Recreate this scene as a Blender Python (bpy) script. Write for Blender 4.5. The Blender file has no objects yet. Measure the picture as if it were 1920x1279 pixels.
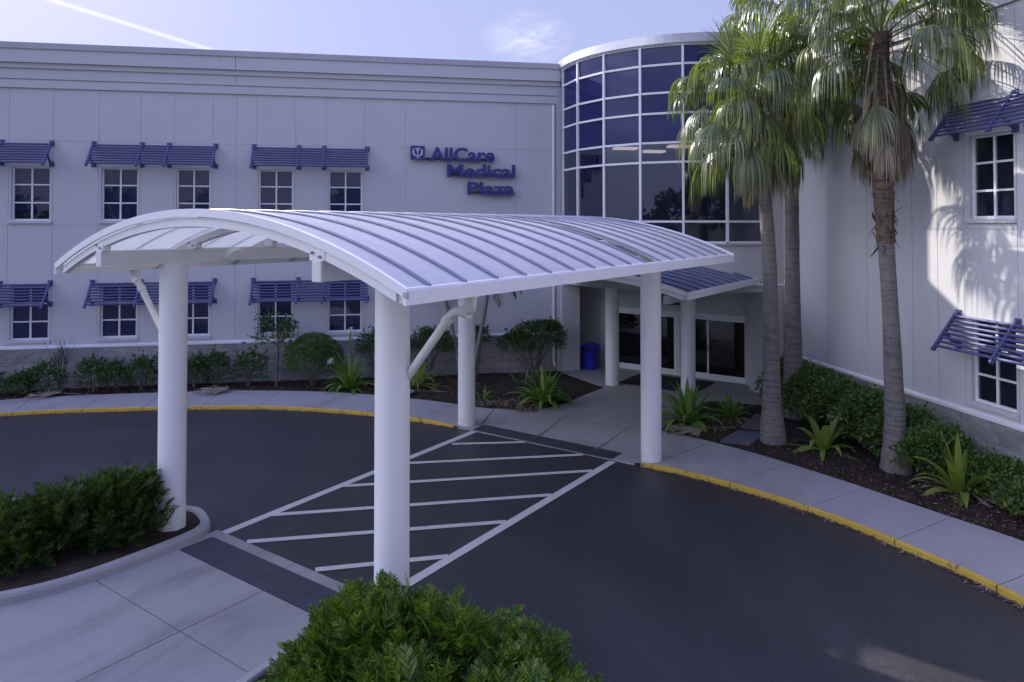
import bpy, math, random
import numpy as np
from mathutils import Vector, Matrix
random.seed(7); rng = np.random.default_rng(11)
S = bpy.context.scene
COL = S.collection
PI = math.pi
R = math.radians

# ------------------------------------------------------------------ frames
PHI = 0.1758                      # the long facade's direction
TH = -0.614                       # the drive canopy's cross direction
KX, KY = 7.336, 26.002            # inner corner of the two wings
BX, BY = -5.7315, 12.0204         # foot of the far left canopy column
MB_ = Matrix.Translation((KX, KY, 0)) @ Matrix.Rotation(PHI, 4, 'Z')
MC_ = Matrix.Translation((BX, BY, 0)) @ Matrix.Rotation(TH, 4, 'Z')
def bw(x, y, z=0): return MB_ @ Vector((x, y, z))      # facade frame -> world
def cw(t, s, z=0): return MC_ @ Vector((t, s, z))      # canopy frame -> world
MBi = MB_.inverted(); MCi = MC_.inverted()

# ------------------------------------------------------------------ materials
MATS = {}
def newmat(name):
    m = bpy.data.materials.new(name); m.use_nodes = True
    MATS[name] = m
    nt = m.node_tree
    return m, nt, nt.nodes['Principled BSDF']
def N(nt, t, **kw):
    n = nt.nodes.new(t)
    for k, v in kw.items():
        if k in n.inputs.keys(): n.inputs[k].default_value = v
        else: setattr(n, k, v)
    return n
def ramp(nt, fac, stops, interp='LINEAR'):
    r = nt.nodes.new('ShaderNodeValToRGB'); r.color_ramp.interpolation = interp
    el = r.color_ramp.elements
    while len(el) < len(stops): el.new(0.5)
    for e, (p, c) in zip(el, stops):
        e.position = p; e.color = (c[0], c[1], c[2], 1)
    nt.links.new(fac, r.inputs[0]); return r
def mixc(nt, a, b, fac, mode='MIX'):
    m = nt.nodes.new('ShaderNodeMix'); m.data_type = 'RGBA'; m.blend_type = mode
    for sock, v in ((m.inputs[0], fac), (m.inputs[6], a), (m.inputs[7], b)):
        if isinstance(v, (int, float)): sock.default_value = v
        elif isinstance(v, tuple): sock.default_value = (v[0], v[1], v[2], 1)
        else: nt.links.new(v, sock)
    return m.outputs[2]
def coords(nt, scale=(1, 1, 1), kind='Object'):
    tc = nt.nodes.new('ShaderNodeTexCoord'); mp = nt.nodes.new('ShaderNodeMapping')
    mp.inputs['Scale'].default_value = scale
    nt.links.new(tc.outputs[kind], mp.inputs[0]); return mp.outputs[0]
def noise(nt, co, scale, detail=4, rough=.55, dist=0):
    n = nt.nodes.new('ShaderNodeTexNoise')
    n.inputs['Scale'].default_value = scale; n.inputs['Detail'].default_value = detail
    n.inputs['Roughness'].default_value = rough; n.inputs['Distortion'].default_value = dist
    nt.links.new(co, n.inputs['Vector']); return n.outputs['Fac']
def bump(nt, bsdf, h, strength=.2, dist=.01):
    b = nt.nodes.new('ShaderNodeBump'); b.inputs['Strength'].default_value = strength
    b.inputs['Distance'].default_value = dist
    nt.links.new(h, b.inputs['Height']); nt.links.new(b.outputs[0], bsdf.inputs['Normal'])

def mottled(name, c1, c2, scale=3, rough=.6, bscale=None, bstr=.15, metal=0, stretch=(1, 1, 1), spec=.5, detail=5):
    m, nt, b = newmat(name)
    co = coords(nt, stretch)
    f = noise(nt, co, scale, detail)
    r = ramp(nt, f, [(.3, c1), (.7, c2)])
    nt.links.new(r.outputs[0], b.inputs['Base Color'])
    b.inputs['Roughness'].default_value = rough; b.inputs['Metallic'].default_value = metal
    b.inputs['Specular IOR Level'].default_value = spec
    if bscale: bump(nt, b, noise(nt, co, bscale, 3), bstr)
    return m

def stucco():
    m, nt, b = newmat('white_stucco')
    co = coords(nt)
    f = noise(nt, co, .7, 5)
    streak = noise(nt, coords(nt, (3.0, 3.0, .12)), 2.2, 6, .65)
    c = mixc(nt, (.53, .525, .525), (.585, .58, .578), f)
    rs = ramp(nt, streak, [(.56, (0, 0, 0)), (.78, (1, 1, 1))])
    
    mm = nt.nodes.new('ShaderNodeMath'); mm.operation = 'MULTIPLY'; mm.inputs[1].default_value = .45
    nt.links.new(rs.outputs[0], mm.inputs[0])
    c = mixc(nt, mixc(nt, (.53, .525, .525), (.585, .58, .578), f), (.46, .45, .44), mm.outputs[0])
    nt.links.new(c, b.inputs['Base Color'])
    b.inputs['Roughness'].default_value = .8; b.inputs['Specular IOR Level'].default_value = .3
    bump(nt, b, noise(nt, co, 60, 3), .12, .01)
stucco()
mottled('white_paint', (.79, .785, .78), (.84, .835, .83), 1.6, .38, None)
def column_paint():
    m, nt, b = newmat('column_paint')
    co = coords(nt)
    f = noise(nt, co, 1.4, 5)
    c = mixc(nt, (.79, .785, .78), (.84, .835, .83), f)
    # scuffs and splash dirt near the foot, broken up by noise
    sep = nt.nodes.new('ShaderNodeSeparateXYZ'); nt.links.new(co, sep.inputs[0])
    r = ramp(nt, sep.outputs[2], [(.0, (1, 1, 1)), (.45, (0, 0, 0))])
    nz = noise(nt, co, 9, 6, .7)
    r2 = ramp(nt, nz, [(.45, (0, 0, 0)), (.7, (.6, .6, .6))])
    mu = nt.nodes.new('ShaderNodeMath'); mu.operation = 'MULTIPLY'
    nt.links.new(r.outputs[0], mu.inputs[0]); nt.links.new(r2.outputs[0], mu.inputs[1])
    c = mixc(nt, c, (.30, .27, .25), mu.outputs[0])
    st = noise(nt, coords(nt, (6, 6, .25)), 3, 5, .6)
    r3 = ramp(nt, st, [(.6, (0, 0, 0)), (.85, (.35, .35, .35))])
    c = mixc(nt, c, (.55, .53, .50), r3.outputs[0])
    nt.links.new(c, b.inputs['Base Color']); b.inputs['Roughness'].default_value = .45
column_paint()
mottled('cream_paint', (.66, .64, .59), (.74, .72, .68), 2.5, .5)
mottled('frame_white', (.76, .75, .75), (.80, .79, .79), 3, .4)
mottled('metal_trim', (.50, .50, .51), (.58, .58, .59), 2, .3, None, .1, .55)
mottled('blue_paint', (.066, .069, .185), (.088, .092, .215), 2.5, .5)
mottled('sign_blue', (.026, .028, .16), (.034, .036, .19), 5, .4)
mottled('bin_blue', (.012, .012, .36), (.02, .02, .45), 4, .4)
mottled('dark_trim', (.015, .015, .018), (.03, .03, .032), 5, .5)
mottled('emblem_white', (.55, .55, .62), (.62, .62, .68), 5, .5)
mottled('grey_cap', (.46, .45, .45), (.54, .53, .53), 1.5, .6)
mottled('cap_paint', (.40, .39, .41), (.46, .45, .47), 1.2, .55)
mottled('slate', (.085, .09, .105), (.13, .135, .15), 3, .7, 40, .2)
mottled('mat_black', (.018, .018, .021), (.035, .034, .038), 30, .9, 90, .4)
mottled('paper', (.70, .68, .66), (.75, .73, .70), 3, .7)
mottled('paper_brown', (.30, .14, .07), (.36, .18, .10), 5, .7)
mottled('steel_bolt', (.25, .25, .26), (.40, .40, .41), 9, .35, None, .1, .9)
mottled('soil_dark', (.010, .008, .006), (.03, .022, .016), 14, .95, 60, .6)
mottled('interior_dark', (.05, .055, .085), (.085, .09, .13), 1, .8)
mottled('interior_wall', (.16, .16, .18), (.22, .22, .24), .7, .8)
mottled('roofing', (.25, .25, .25), (.33, .33, .33), 1, .8)

def asphalt():
    m, nt, b = newmat('asphalt')
    co = coords(nt)
    f = noise(nt, co, .35, 6, .6); g = noise(nt, co, 42, 4, .75); h = noise(nt, coords(nt, (1, .3, 1)), 1.1, 6, .65, .5)
    c = mixc(nt, (.024, .0235, .028), (.040, .039, .043), f)
    r = ramp(nt, g, [(.40, (.45, .45, .45)), (.58, (1.1, 1.08, 1.06)), (.70, (2.3, 2.2, 2.1))])
    c = mixc(nt, c, r.outputs[0], .8, 'MULTIPLY')
    r2 = ramp(nt, h, [(.35, (.74, .74, .75)), (.68, (1.25, 1.23, 1.2))])
    c = mixc(nt, c, r2.outputs[0], .85, 'MULTIPLY')
    g2 = noise(nt, co, 11, 9, .82); rg = ramp(nt, g2, [(.38, (.62, .62, .62)), (.52, (1, 1, 1)), (.66, (1.55, 1.52, 1.5))])
    c = mixc(nt, c, rg.outputs[0], .75, 'MULTIPLY')
    # wheel tracks round the drive: rings about its centre, polished paler
    vm = nt.nodes.new('ShaderNodeVectorMath'); vm.operation = 'DISTANCE'; nt.links.new(co, vm.inputs[0])
    ctr = cw(2.5, -8.2); vm.inputs[1].default_value = (ctr.x, ctr.y, 0)
    rr = nt.nodes.new('ShaderNodeMapRange'); rr.inputs['From Min'].default_value = 9; rr.inputs['From Max'].default_value = 16.5
    nt.links.new(vm.outputs['Value'], rr.inputs[0])
    tr = ramp(nt, rr.outputs[0], [(.22, (1, 1, 1)), (.30, (1.22, 1.21, 1.2)), (.38, (1, 1, 1)), (.46, (.9, .9, .9)), (.54, (1, 1, 1)), (.62, (1.2, 1.19, 1.18)), (.72, (1, 1, 1))])
    c = mixc(nt, c, tr.outputs[0], .8, 'MULTIPLY')
    sp = noise(nt, co, 1.9, 3, .5); rs = ramp(nt, sp, [(.70, (1, 1, 1)), (.78, (.6, .6, .6))])
    c = mixc(nt, c, rs.outputs[0], .8, 'MULTIPLY')
    nt.links.new(c, b.inputs['Base Color']); b.inputs['Roughness'].default_value = .52
    b.inputs['Specular IOR Level'].default_value = .7
    bump(nt, b, g, .55, .008)
asphalt()
def concrete(name, c1, c2, stain):
    m, nt, b = newmat(name)
    co = coords(nt)
    f = noise(nt, co, .8, 6, .62); g = noise(nt, co, 70, 3, .6); h = noise(nt, coords(nt, (1, .35, 1)), .9, 6, .62, .6)
    c = mixc(nt, c1, c2, f)
    r = ramp(nt, h, [(.5, (0, 0, 0)), (.75, (.75, .75, .75))])
    c = mixc(nt, c, stain, r.outputs[0])
    r2 = ramp(nt, g, [(.35, (.86, .86, .86)), (.7, (1.08, 1.08, 1.08))])
    c = mixc(nt, c, r2.outputs[0], .8, 'MULTIPLY')
    sp = noise(nt, co, 5, 8, .8); rs = ramp(nt, sp, [(.66, (1, 1, 1)), (.74, (.72, .70, .68))])
    c = mixc(nt, c, rs.outputs[0], .7, 'MULTIPLY')
    nt.links.new(c, b.inputs['Base Color']); b.inputs['Roughness'].default_value = .85
    b.inputs['Specular IOR Level'].default_value = .3
    bump(nt, b, g, .2, .004)
concrete('concrete', (.31, .305, .295), (.385, .38, .37), (.25, .245, .235))
concrete('concrete_pad', (.27, .27, .265), (.35, .35, .345), (.165, .162, .158))
concrete('concrete_kerb', (.33, .325, .315), (.41, .405, .39), (.20, .195, .19))
def yellow():
    m, nt, b = newmat('kerb_yellow')
    co = coords(nt)
    f = noise(nt, co, 2, 5); w = noise(nt, co, 6, 8, .75)
    c = mixc(nt, (.50, .33, .035), (.66, .46, .07), f)
    r = ramp(nt, w, [(.575, (0, 0, 0)), (.63, (1, 1, 1))])
    c = mixc(nt, c, (.13, .12, .105), r.outputs[0])
    nt.links.new(c, b.inputs['Base Color']); b.inputs['Roughness'].default_value = .6
yellow()
def linepaint():
    m, nt, b = newmat('line_paint')
    co = coords(nt)
    w = noise(nt, co, 30, 6, .75); f = noise(nt, co, 2.2, 5)
    c = mixc(nt, (.50, .49, .47), (.62, .61, .59), f)
    r = ramp(nt, w, [(.54, (0, 0, 0)), (.66, (1, 1, 1))])
    w2 = noise(nt, co, 3.2, 6, .7); r2 = ramp(nt, w2, [(.46, (.25, .25, .25)), (.68, (1, 1, 1))])
    mu = nt.nodes.new('ShaderNodeMath'); mu.operation = 'MULTIPLY'; nt.links.new(r.outputs[0], mu.inputs[0]); nt.links.new(r2.outputs[0], mu.inputs[1])
    c = mixc(nt, c, (.10, .10, .105), mu.outputs[0])
    nt.links.new(c, b.inputs['Base Color']); b.inputs['Roughness'].default_value = .7
linepaint()
def tactile():
    m, nt, b = newmat('tactile_paving')
    co = coords(nt)
    v = nt.nodes.new('ShaderNodeTexVoronoi'); v.inputs['Scale'].default_value = 16.5; v.inputs['Randomness'].default_value = 0
    nt.links.new(co, v.inputs['Vector'])
    r = ramp(nt, v.outputs['Distance'], [(.0, (1, 1, 1)), (.25, (1, 1, 1)), (.36, (0, 0, 0))])
    f = noise(nt, co, 3, 5)
    c = mixc(nt, (.032, .034, .046), (.052, .054, .068), f)
    w = noise(nt, co, 40, 4, .7); rw = ramp(nt, w, [(.55, (0, 0, 0)), (.7, (.5, .5, .5))])
    mu = nt.nodes.new('ShaderNodeMath'); mu.operation = 'MULTIPLY'
    nt.links.new(r.outputs[0], mu.inputs[0]); nt.links.new(rw.outputs[0], mu.inputs[1])
    c = mixc(nt, c, (.16, .16, .17), mu.outputs[0])
    nt.links.new(c, b.inputs['Base Color']); b.inputs['Roughness'].default_value = .6
    bump(nt, b, r.outputs[0], .8, .006)
tactile()
def mulch():
    m, nt, b = newmat('mulch')
    co = coords(nt)
    v = nt.nodes.new('ShaderNodeTexVoronoi'); v.inputs['Scale'].default_value = 26
    nt.links.new(coords(nt, (1, .6, 1)), v.inputs['Vector'])
    f = noise(nt, co, 1.2, 6, .7); g = noise(nt, co, 45, 5, .75)
    r = ramp(nt, g, [(.35, (.018, .014, .012)), (.52, (.055, .041, .032)), (.64, (.13, .10, .076)), (.78, (.26, .215, .165))])
    r2 = ramp(nt, f, [(.35, (.6, .6, .6)), (.7, (1.3, 1.25, 1.2))])
    c = mixc(nt, r.outputs[0], r2.outputs[0], 1.0, 'MULTIPLY')
    nt.links.new(c, b.inputs['Base Color']); b.inputs['Roughness'].default_value = .95
    b.inputs['Specular IOR Level'].default_value = .15
    bump(nt, b, g, 1.0, .03)
mulch()
def grass():
    m, nt, b = newmat('lawn')
    co = coords(nt); f = noise(nt, co, .3, 6); g = noise(nt, co, 20, 4)
    c = mixc(nt, (.03, .05, .015), (.07, .09, .03), f)
    nt.links.new(c, b.inputs['Base Color']); b.inputs['Roughness'].default_value = .95
    bump(nt, b, g, 1, .05)
grass()
def stone():
    m, nt, b = newmat('stone_tile')
    # tile grid runs along the wall: use x+y as the run
    tc = nt.nodes.new('ShaderNodeTexCoord'); sp = nt.nodes.new('ShaderNodeSeparateXYZ'); nt.links.new(tc.outputs['Object'], sp.inputs[0])
    ad = nt.nodes.new('ShaderNodeMath'); ad.operation = 'ADD'; nt.links.new(sp.outputs[0], ad.inputs[0]); nt.links.new(sp.outputs[1], ad.inputs[1])
    cb = nt.nodes.new('ShaderNodeCombineXYZ'); nt.links.new(ad.outputs[0], cb.inputs[0]); nt.links.new(sp.outputs[2], cb.inputs[1])
    br = nt.nodes.new('ShaderNodeTexBrick'); nt.links.new(cb.outputs[0], br.inputs['Vector'])
    br.inputs['Scale'].default_value = 1; br.inputs['Brick Width'].default_value = .92; br.inputs['Row Height'].default_value = .46
    br.inputs['Mortar Size'].default_value = .004; br.inputs['Color1'].default_value = (.30, .29, .28, 1); br.inputs['Color2'].default_value = (.20, .195, .19, 1)
    br.inputs['Mortar'].default_value = (.10, .10, .10, 1); br.inputs['Bias'].default_value = -.1
    f = noise(nt, coords(nt, (1, 1, 3)), 1.7, 7, .65, 1.6)
    r = ramp(nt, f, [(.35, (.72, .72, .72)), (.52, (1, 1, 1)), (.56, (1.35, 1.33, 1.3)), (.62, (.95, .95, .95))])
    c = mixc(nt, br.outputs['Color'], r.outputs[0], .9, 'MULTIPLY')
    nt.links.new(c, b.inputs['Base Color']); b.inputs['Roughness'].default_value = .5
stone()
def leafmat(name, c1, c2, c3, rough=.45, trans=.3, spec=.5):
    m, nt, b = newmat(name)
    g = nt.nodes.new('ShaderNodeNewGeometry')
    r = ramp(nt, g.outputs['Random Per Island'], [(0, c1), (.55, c2), (1, c3)])
    nt.links.new(r.outputs[0], b.inputs['Base Color'])
    b.inputs['Roughness'].default_value = rough; b.inputs['Specular IOR Level'].default_value = spec
    tr = nt.nodes.new('ShaderNodeBsdfTranslucent')
    tcol = mixc(nt, r.outputs[0], (1.5, 1.7, .5), 1.0, 'MULTIPLY')
    nt.links.new(tcol, tr.inputs['Color'])
    mx = nt.nodes.new('ShaderNodeMixShader'); mx.inputs[0].default_value = trans
    nt.links.new(b.outputs[0], mx.inputs[1]); nt.links.new(tr.outputs[0], mx.inputs[2])
    nt.links.new(mx.outputs[0], nt.nodes['Material Output'].inputs[0])
leafmat('palm_leaf', (.055, .085, .024), (.095, .13, .04), (.22, .225, .085), .34, .27, .75)
leafmat('stalk_green', (.10, .13, .045), (.14, .165, .06), (.20, .19, .09), .5, .1, .4)
leafmat('palm_dead', (.20, .155, .11), (.31, .26, .20), (.45, .39, .31), .8, .15, .2)
leafmat('coontie_leaf', (.030, .075, .014), (.085, .17, .026), (.26, .31, .06), .5, .35, .25)
leafmat('coontie_dark', (.016, .042, .012), (.045, .095, .022), (.16, .18, .05), .5, .3, .25)
leafmat('crinum_leaf', (0.0938, 0.1875, 0.0375), (0.15, 0.275, 0.0562), (0.275, 0.3625, 0.0875), .4, .35)
leafmat('crinum_pale', (.13, .2, .04), (.22, .30, .06), (.36, .36, .10), .4, .4)
leafmat('shrub_leaf', (0.0288, 0.0672, 0.016), (0.048, 0.0992, 0.024), (0.088, 0.144, 0.0352), .45, .2)
leafmat('round_leaf', (0.0525, 0.105, 0.021), (0.075, 0.1425, 0.03), (0.1275, 0.195, 0.045), .5, .2)
leafmat('hedge_leaf', (0.042, 0.0975, 0.021), (0.075, 0.15, 0.03), (0.18, 0.225, 0.06), .4, .25)
leafmat('slimpalm_leaf', (0.039, 0.078, 0.0156), (0.065, 0.117, 0.0234), (0.13, 0.169, 0.039), .4, .3)
leafmat('grey_blade', (.07, .10, .07), (.10, .13, .09), (.14, .17, .11), .5, .2)
leafmat('litter', (.09, .07, .05), (.18, .14, .10), (.36, .30, .23), .9, .05, .1)
leafmat('chip', (.02, .015, .012), (.06, .042, .03), (.22, .17, .12), .9, .0, .1)
leafmat('petal', (.7, .68, .72), (.75, .72, .77), (.8, .77, .8), .5, .3)
leafmat('far_leaf', (.02, .04, .012), (.04, .06, .02), (.07, .09, .03), .6, .2)
def bark(name, c1, c2, c3, zs=14):
    m, nt, b = newmat(name)
    rings = noise(nt, coords(nt, (.9, .9, zs * .42)), 1.6, 6, .68, .25)
    v = noise(nt, coords(nt, (16, 16, 1.1)), 2.4, 5, .7)
    f = noise(nt, coords(nt), 1.1, 6, .65)
    r0 = ramp(nt, rings, [(.32, c1), (.52, c2), (.60, tuple(x * .62 for x in c1)), (.72, c2)])
    r = ramp(nt, v, [(.36, (.62, .62, .62)), (.64, (1.15, 1.15, 1.15))])
    c = mixc(nt, r0.outputs[0], r.outputs[0], .7, 'MULTIPLY')
    rf = ramp(nt, f, [(.45, (0, 0, 0)), (.75, (.75, .75, .75))])
    c = mixc(nt, c, c3, rf.outputs[0])
    nt.links.new(c, b.inputs['Base Color']); b.inputs['Roughness'].default_value = .9
    b.inputs['Specular IOR Level'].default_value = .15
    bump(nt, b, mixc(nt, r0.outputs[0], v, .45), .9, .02)
bark('palm_bark', (.165, .148, .135), (.25, .228, .21), (.185, .155, .13), 40)
bark('husk_bark', (.105, .072, .05), (.19, .14, .10), (.08, .058, .042), 16)
bark('twig_bark', (.10, .085, .07), (.16, .14, .12), (.08, .065, .055), 20)
bark('slim_bark', (.20, .185, .165), (.27, .25, .225), (.17, .155, .135), 45)

def glass(name, tint, refl_col, base, fr=1.5, trans=.6, rough=.015):
    m, nt, b = newmat(name)
    nt.nodes.remove(b)
    out = nt.nodes['Material Output']
    tr = N(nt, 'ShaderNodeBsdfTransparent'); tr.inputs['Color'].default_value = (*tint, 1)
    gl = N(nt, 'ShaderNodeBsdfGlossy'); gl.inputs['Color'].default_value = (*refl_col, 1); gl.inputs['Roughness'].default_value = rough
    df = N(nt, 'ShaderNodeBsdfDiffuse'); df.inputs['Color'].default_value = (*base, 1)
    m1 = N(nt, 'ShaderNodeMixShader'); m1.inputs[0].default_value = trans
    nt.links.new(df.outputs[0], m1.inputs[1]); nt.links.new(tr.outputs[0], m1.inputs[2])
    fn = N(nt, 'ShaderNodeFresnel'); fn.inputs['IOR'].default_value = fr
    m2 = N(nt, 'ShaderNodeMixShader')
    nt.links.new(fn.outputs[0], m2.inputs[0]); nt.links.new(m1.outputs[0], m2.inputs[1]); nt.links.new(gl.outputs[0], m2.inputs[2])
    nt.links.new(m2.outputs[0], out.inputs[0])
    # slight waviness of the panes
    co = coords(nt); nz = noise(nt, co, 1.1, 2)
    bp = N(nt, 'ShaderNodeBump'); bp.inputs['Strength'].default_value = .03; bp.inputs['Distance'].default_value = .05
    nt.links.new(nz, bp.inputs['Height']); nt.links.new(bp.outputs[0], gl.inputs['Normal'])
glass('tinted_glass', (.42, .42, .58), (.80, .84, 1), (.016, .018, .06), 2.0, .66)
glass('spandrel_glass', (.1, .1, .2), (.72, .74, 1), (.018, .019, .085), 1.5, .0)
glass('window_glass', (.62, .62, .74), (.95, .95, 1), (.035, .04, .08), 1.6, .72)
glass('door_glass', (.2, .2, .24), (.95, .95, 1), (.006, .006, .009), 1.7, .25)
def blinds():
    m, nt, b = newmat('blind_slats')
    w = nt.nodes.new('ShaderNodeTexWave'); w.bands_direction = 'Z'; w.inputs['Scale'].default_value = 5.2
    nt.links.new(coords(nt), w.inputs['Vector'])
    r = ramp(nt, w.outputs['Fac'], [(.0, (.09, .10, .22)), (.25, (.17, .19, .42)), (.9, (.21, .23, .48))])
    nt.links.new(r.outputs[0], b.inputs['Base Color']); b.inputs['Roughness'].default_value = .7
blinds()
def roofpanel():
    m, nt, b = newmat('translucent_panel')
    co = coords(nt)
    f = noise(nt, co, 1.1, 5); f2 = noise(nt, coords(nt, (.3, 3, 1)), 2, 4)
    c = mixc(nt, (.66, .67, .69), (.74, .75, .76), f)
    r = ramp(nt, f2, [(.45, (1, 1, 1)), (.75, (.88, .88, .88))])
    c = mixc(nt, c, r.outputs[0], .7, 'MULTIPLY')
    nt.links.new(c, b.inputs['Base Color']); b.inputs['Roughness'].default_value = .34
    b.inputs['Specular IOR Level'].default_value = .6
    tr = nt.nodes.new('ShaderNodeBsdfTranslucent'); tr.inputs['Color'].default_value = (.85, .88, .95, 1)
    mx = nt.nodes.new('ShaderNodeMixShader'); mx.inputs[0].default_value = .45
    nt.links.new(b.outputs[0], mx.inputs[1]); nt.links.new(tr.outputs[0], mx.inputs[2])
    nt.links.new(mx.outputs[0], nt.nodes['Material Output'].inputs[0])
roofpanel()
mottled('shaded_panel', (.20, .225, .33), (.27, .295, .40), 1.5, .3, None, .1, .3)  # main roof's product with lack of sun and blue reflections painted in
mottled('shaded_seam', (.07, .08, .15), (.10, .11, .19), 4, .4)  # seams of the lower roof, darkened to go with its painted shade
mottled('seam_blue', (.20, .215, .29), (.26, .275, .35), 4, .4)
def emis(name, c, s):
    m, nt, b = newmat(name)
    b.inputs['Emission Color'].default_value = (*c, 1); b.inputs['Emission Strength'].default_value = s
emis('lamp_panel', (1, .86, .6), 1.0)

# ------------------------------------------------------------------ mesh builder
class MB:
    def __init__(self): self.v = []; self.f = []; self.sm = []
    def add(self, vs, fs, smooth=False):
        o = len(self.v); self.v += [tuple(p) for p in vs]
        self.f += [tuple(i + o for i in f) for f in fs]; self.sm += [smooth] * len(fs); return self
    def quad(self, a, b, c, d): return self.add([a, b, c, d], [(0, 1, 2, 3)])
    def box(self, x0, x1, y0, y1, z0, z1, bev=0):
        if bev:
            e = bev
            ring = lambda i: [(x0 + i, y0 + i), (x1 - i, y0 + i), (x1 - i, y1 - i), (x0 + i, y1 - i)]
            o = [(x0 + e, y0), (x1 - e, y0), (x1, y0 + e), (x1, y1 - e), (x1 - e, y1), (x0 + e, y1), (x0, y1 - e), (x0, y0 + e)]
            inn = [(x0 + e, y0 + e), (x1 - e, y0 + e), (x1 - e, y0 + e), (x1 - e, y1 - e), (x1 - e, y1 - e), (x0 + e, y1 - e), (x0 + e, y1 - e), (x0 + e, y0 + e)]
            vs = [(*p, z0) for p in o] + [(*p, z1 - e) for p in o] + [(*p, z1) for p in inn]
            fs = [tuple(range(7, -1, -1))]
            for k in range(8):
                j = (k + 1) % 8
                fs += [(k, j, 8 + j, 8 + k), (8 + k, 8 + j, 16 + j, 16 + k)]
            fs += [(16, 18, 20, 22)]
            return self.add(vs, fs)
        vs = [(x0, y0, z0), (x1, y0, z0), (x1, y1, z0), (x0, y1, z0), (x0, y0, z1), (x1, y0, z1), (x1, y1, z1), (x0, y1, z1)]
        return self.add(vs, [(3, 2, 1, 0), (4, 5, 6, 7), (0, 1, 5, 4), (1, 2, 6, 5), (2, 3, 7, 6), (3, 0, 4, 7)])
    def tube(self, pts, rad, n=10, cap=True, smooth=True):
        pts = [Vector(p) for p in pts]; m = len(pts)
        rads = rad if isinstance(rad, (list, tuple)) else [rad] * m
        vs = []; ref = None
        for i, p in enumerate(pts):
            d = (pts[min(i + 1, m - 1)] - pts[max(i - 1, 0)]).normalized()
            if ref is None: ref = d.orthogonal().normalized()
            ref = (ref - d * ref.dot(d))
            ref = ref.normalized() if ref.length > 1e-6 else d.orthogonal().normalized()
            bi = d.cross(ref)
            for k in range(n):
                a = 2 * PI * k / n
                vs.append(p + (ref * math.cos(a) + bi * math.sin(a)) * rads[i])
        fs = []
        for i in range(m - 1):
            for k in range(n):
                j = (k + 1) % n
                fs.append((i * n + k, i * n + j, (i + 1) * n + j, (i + 1) * n + k))
        self.add(vs, fs, smooth)
        if cap:
            self.add(vs[:n], [tuple(range(n - 1, -1, -1))]); self.add(vs[-n:], [tuple(range(n))])
        return self
    def beam(self, a, b, w, h, up=(0, 0, 1)):
        a = Vector(a); b = Vector(b); d = (b - a).normalized(); u = Vector(up)
        s = d.cross(u).normalized(); u = s.cross(d)
        c = [s * w / 2 + u * h / 2, s * -w / 2 + u * h / 2, s * -w / 2 - u * h / 2, s * w / 2 - u * h / 2]
        vs = [a + k for k in c] + [b + k for k in c]
        return self.add(vs, [(0, 1, 2, 3), (7, 6, 5, 4), (0, 4, 5, 1), (1, 5, 6, 2), (2, 6, 7, 3), (3, 7, 4, 0)])
    def sweep(self, path, prof, closed=False, caps=True):
        """path: list of 2D pts; prof: list of (offset to the left, z); sweeps the profile along the path"""
        m = len(path); n = len(prof); vs = []
        P = [Vector((p[0], p[1])) for p in path]
        for i in range(m):
            if closed: d1 = (P[i] - P[i - 1]); d2 = (P[(i + 1) % m] - P[i])
            else:
                d1 = P[i] - P[max(i - 1, 0)]; d2 = P[min(i + 1, m - 1)] - P[i]
                if d1.length < 1e-9: d1 = d2
                if d2.length < 1e-9: d2 = d1
            t = (d1.normalized() + d2.normalized()).normalized(); nn = Vector((-t.y, t.x))
            k = 1 / max(.35, nn.dot(Vector((-d1.normalized().y, d1.normalized().x))))
            for o, z in prof: vs.append((P[i].x + nn.x * o * k, P[i].y + nn.y * o * k, z))
        fs = []
        for i in range(m if closed else m - 1):
            i2 = (i + 1) % m
            for k in range(n - 1): fs.append((i * n + k, i2 * n + k, i2 * n + k + 1, i * n + k + 1))
        if caps and not closed: fs += [tuple(range(n - 1, -1, -1)), tuple((m - 1) * n + k for k in range(n))]
        return self.add(vs, fs)
    def mesh(self, name):
        me = bpy.data.meshes.new(name); me.from_pydata([tuple(p) for p in self.v], [], self.f)
        me.polygons.foreach_set('use_smooth', self.sm); me.update(); return me
    def build(self, name, mat, parent=None, loc=None, label=None):
        return obj(name, self.mesh(name), mat, parent, loc, label)
def obj(name, me, mat, parent=None, loc=None, label=None):
    if mat and not me.materials: me.materials.append(MATS[mat])
    o = bpy.data.objects.new(name, me); COL.objects.link(o)
    if parent is not None: o.parent = parent
    if loc is not None: o.location = loc
    if label: o['label'] = label
    return o
def tag(o, label, cat, group=None):
    o['label'] = label; o['category'] = cat
    if group: o['group'] = group
    return o
def thing(name, label, cat, mat4=None, group=None):
    o = bpy.data.objects.new(name, None); COL.objects.link(o); o.empty_display_size = .3
    if mat4 is not None: o.matrix_world = mat4
    return tag(o, label, cat, group)
def struct(o, kind='structure'):
    o['kind'] = kind; return o
def kids(o): return [c for c in bpy.data.objects if c.parent == o]
def copy_tree(o, parent=None):
    c = o.copy(); COL.objects.link(c)
    if parent is not None: c.parent = parent
    for ch in kids(o): copy_tree(ch, c)
    return c
def np_mesh(name, verts, faces, smooth=False):
    me = bpy.data.meshes.new(name)
    nv, nf, k = len(verts), len(faces), faces.shape[1]
    me.vertices.add(nv); me.vertices.foreach_set('co', verts.astype(np.float32).ravel())
    me.loops.add(nf * k); me.loops.foreach_set('vertex_index', faces.astype(np.int32).ravel())
    me.polygons.add(nf); me.polygons.foreach_set('loop_start', np.arange(nf, dtype=np.int32) * k)
    me.polygons.foreach_set('loop_total', np.full(nf, k, dtype=np.int32))
    me.update(calc_edges=True)
    if smooth: me.polygons.foreach_set('use_smooth', np.ones(nf, dtype=bool))
    me.validate(); return me

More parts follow.
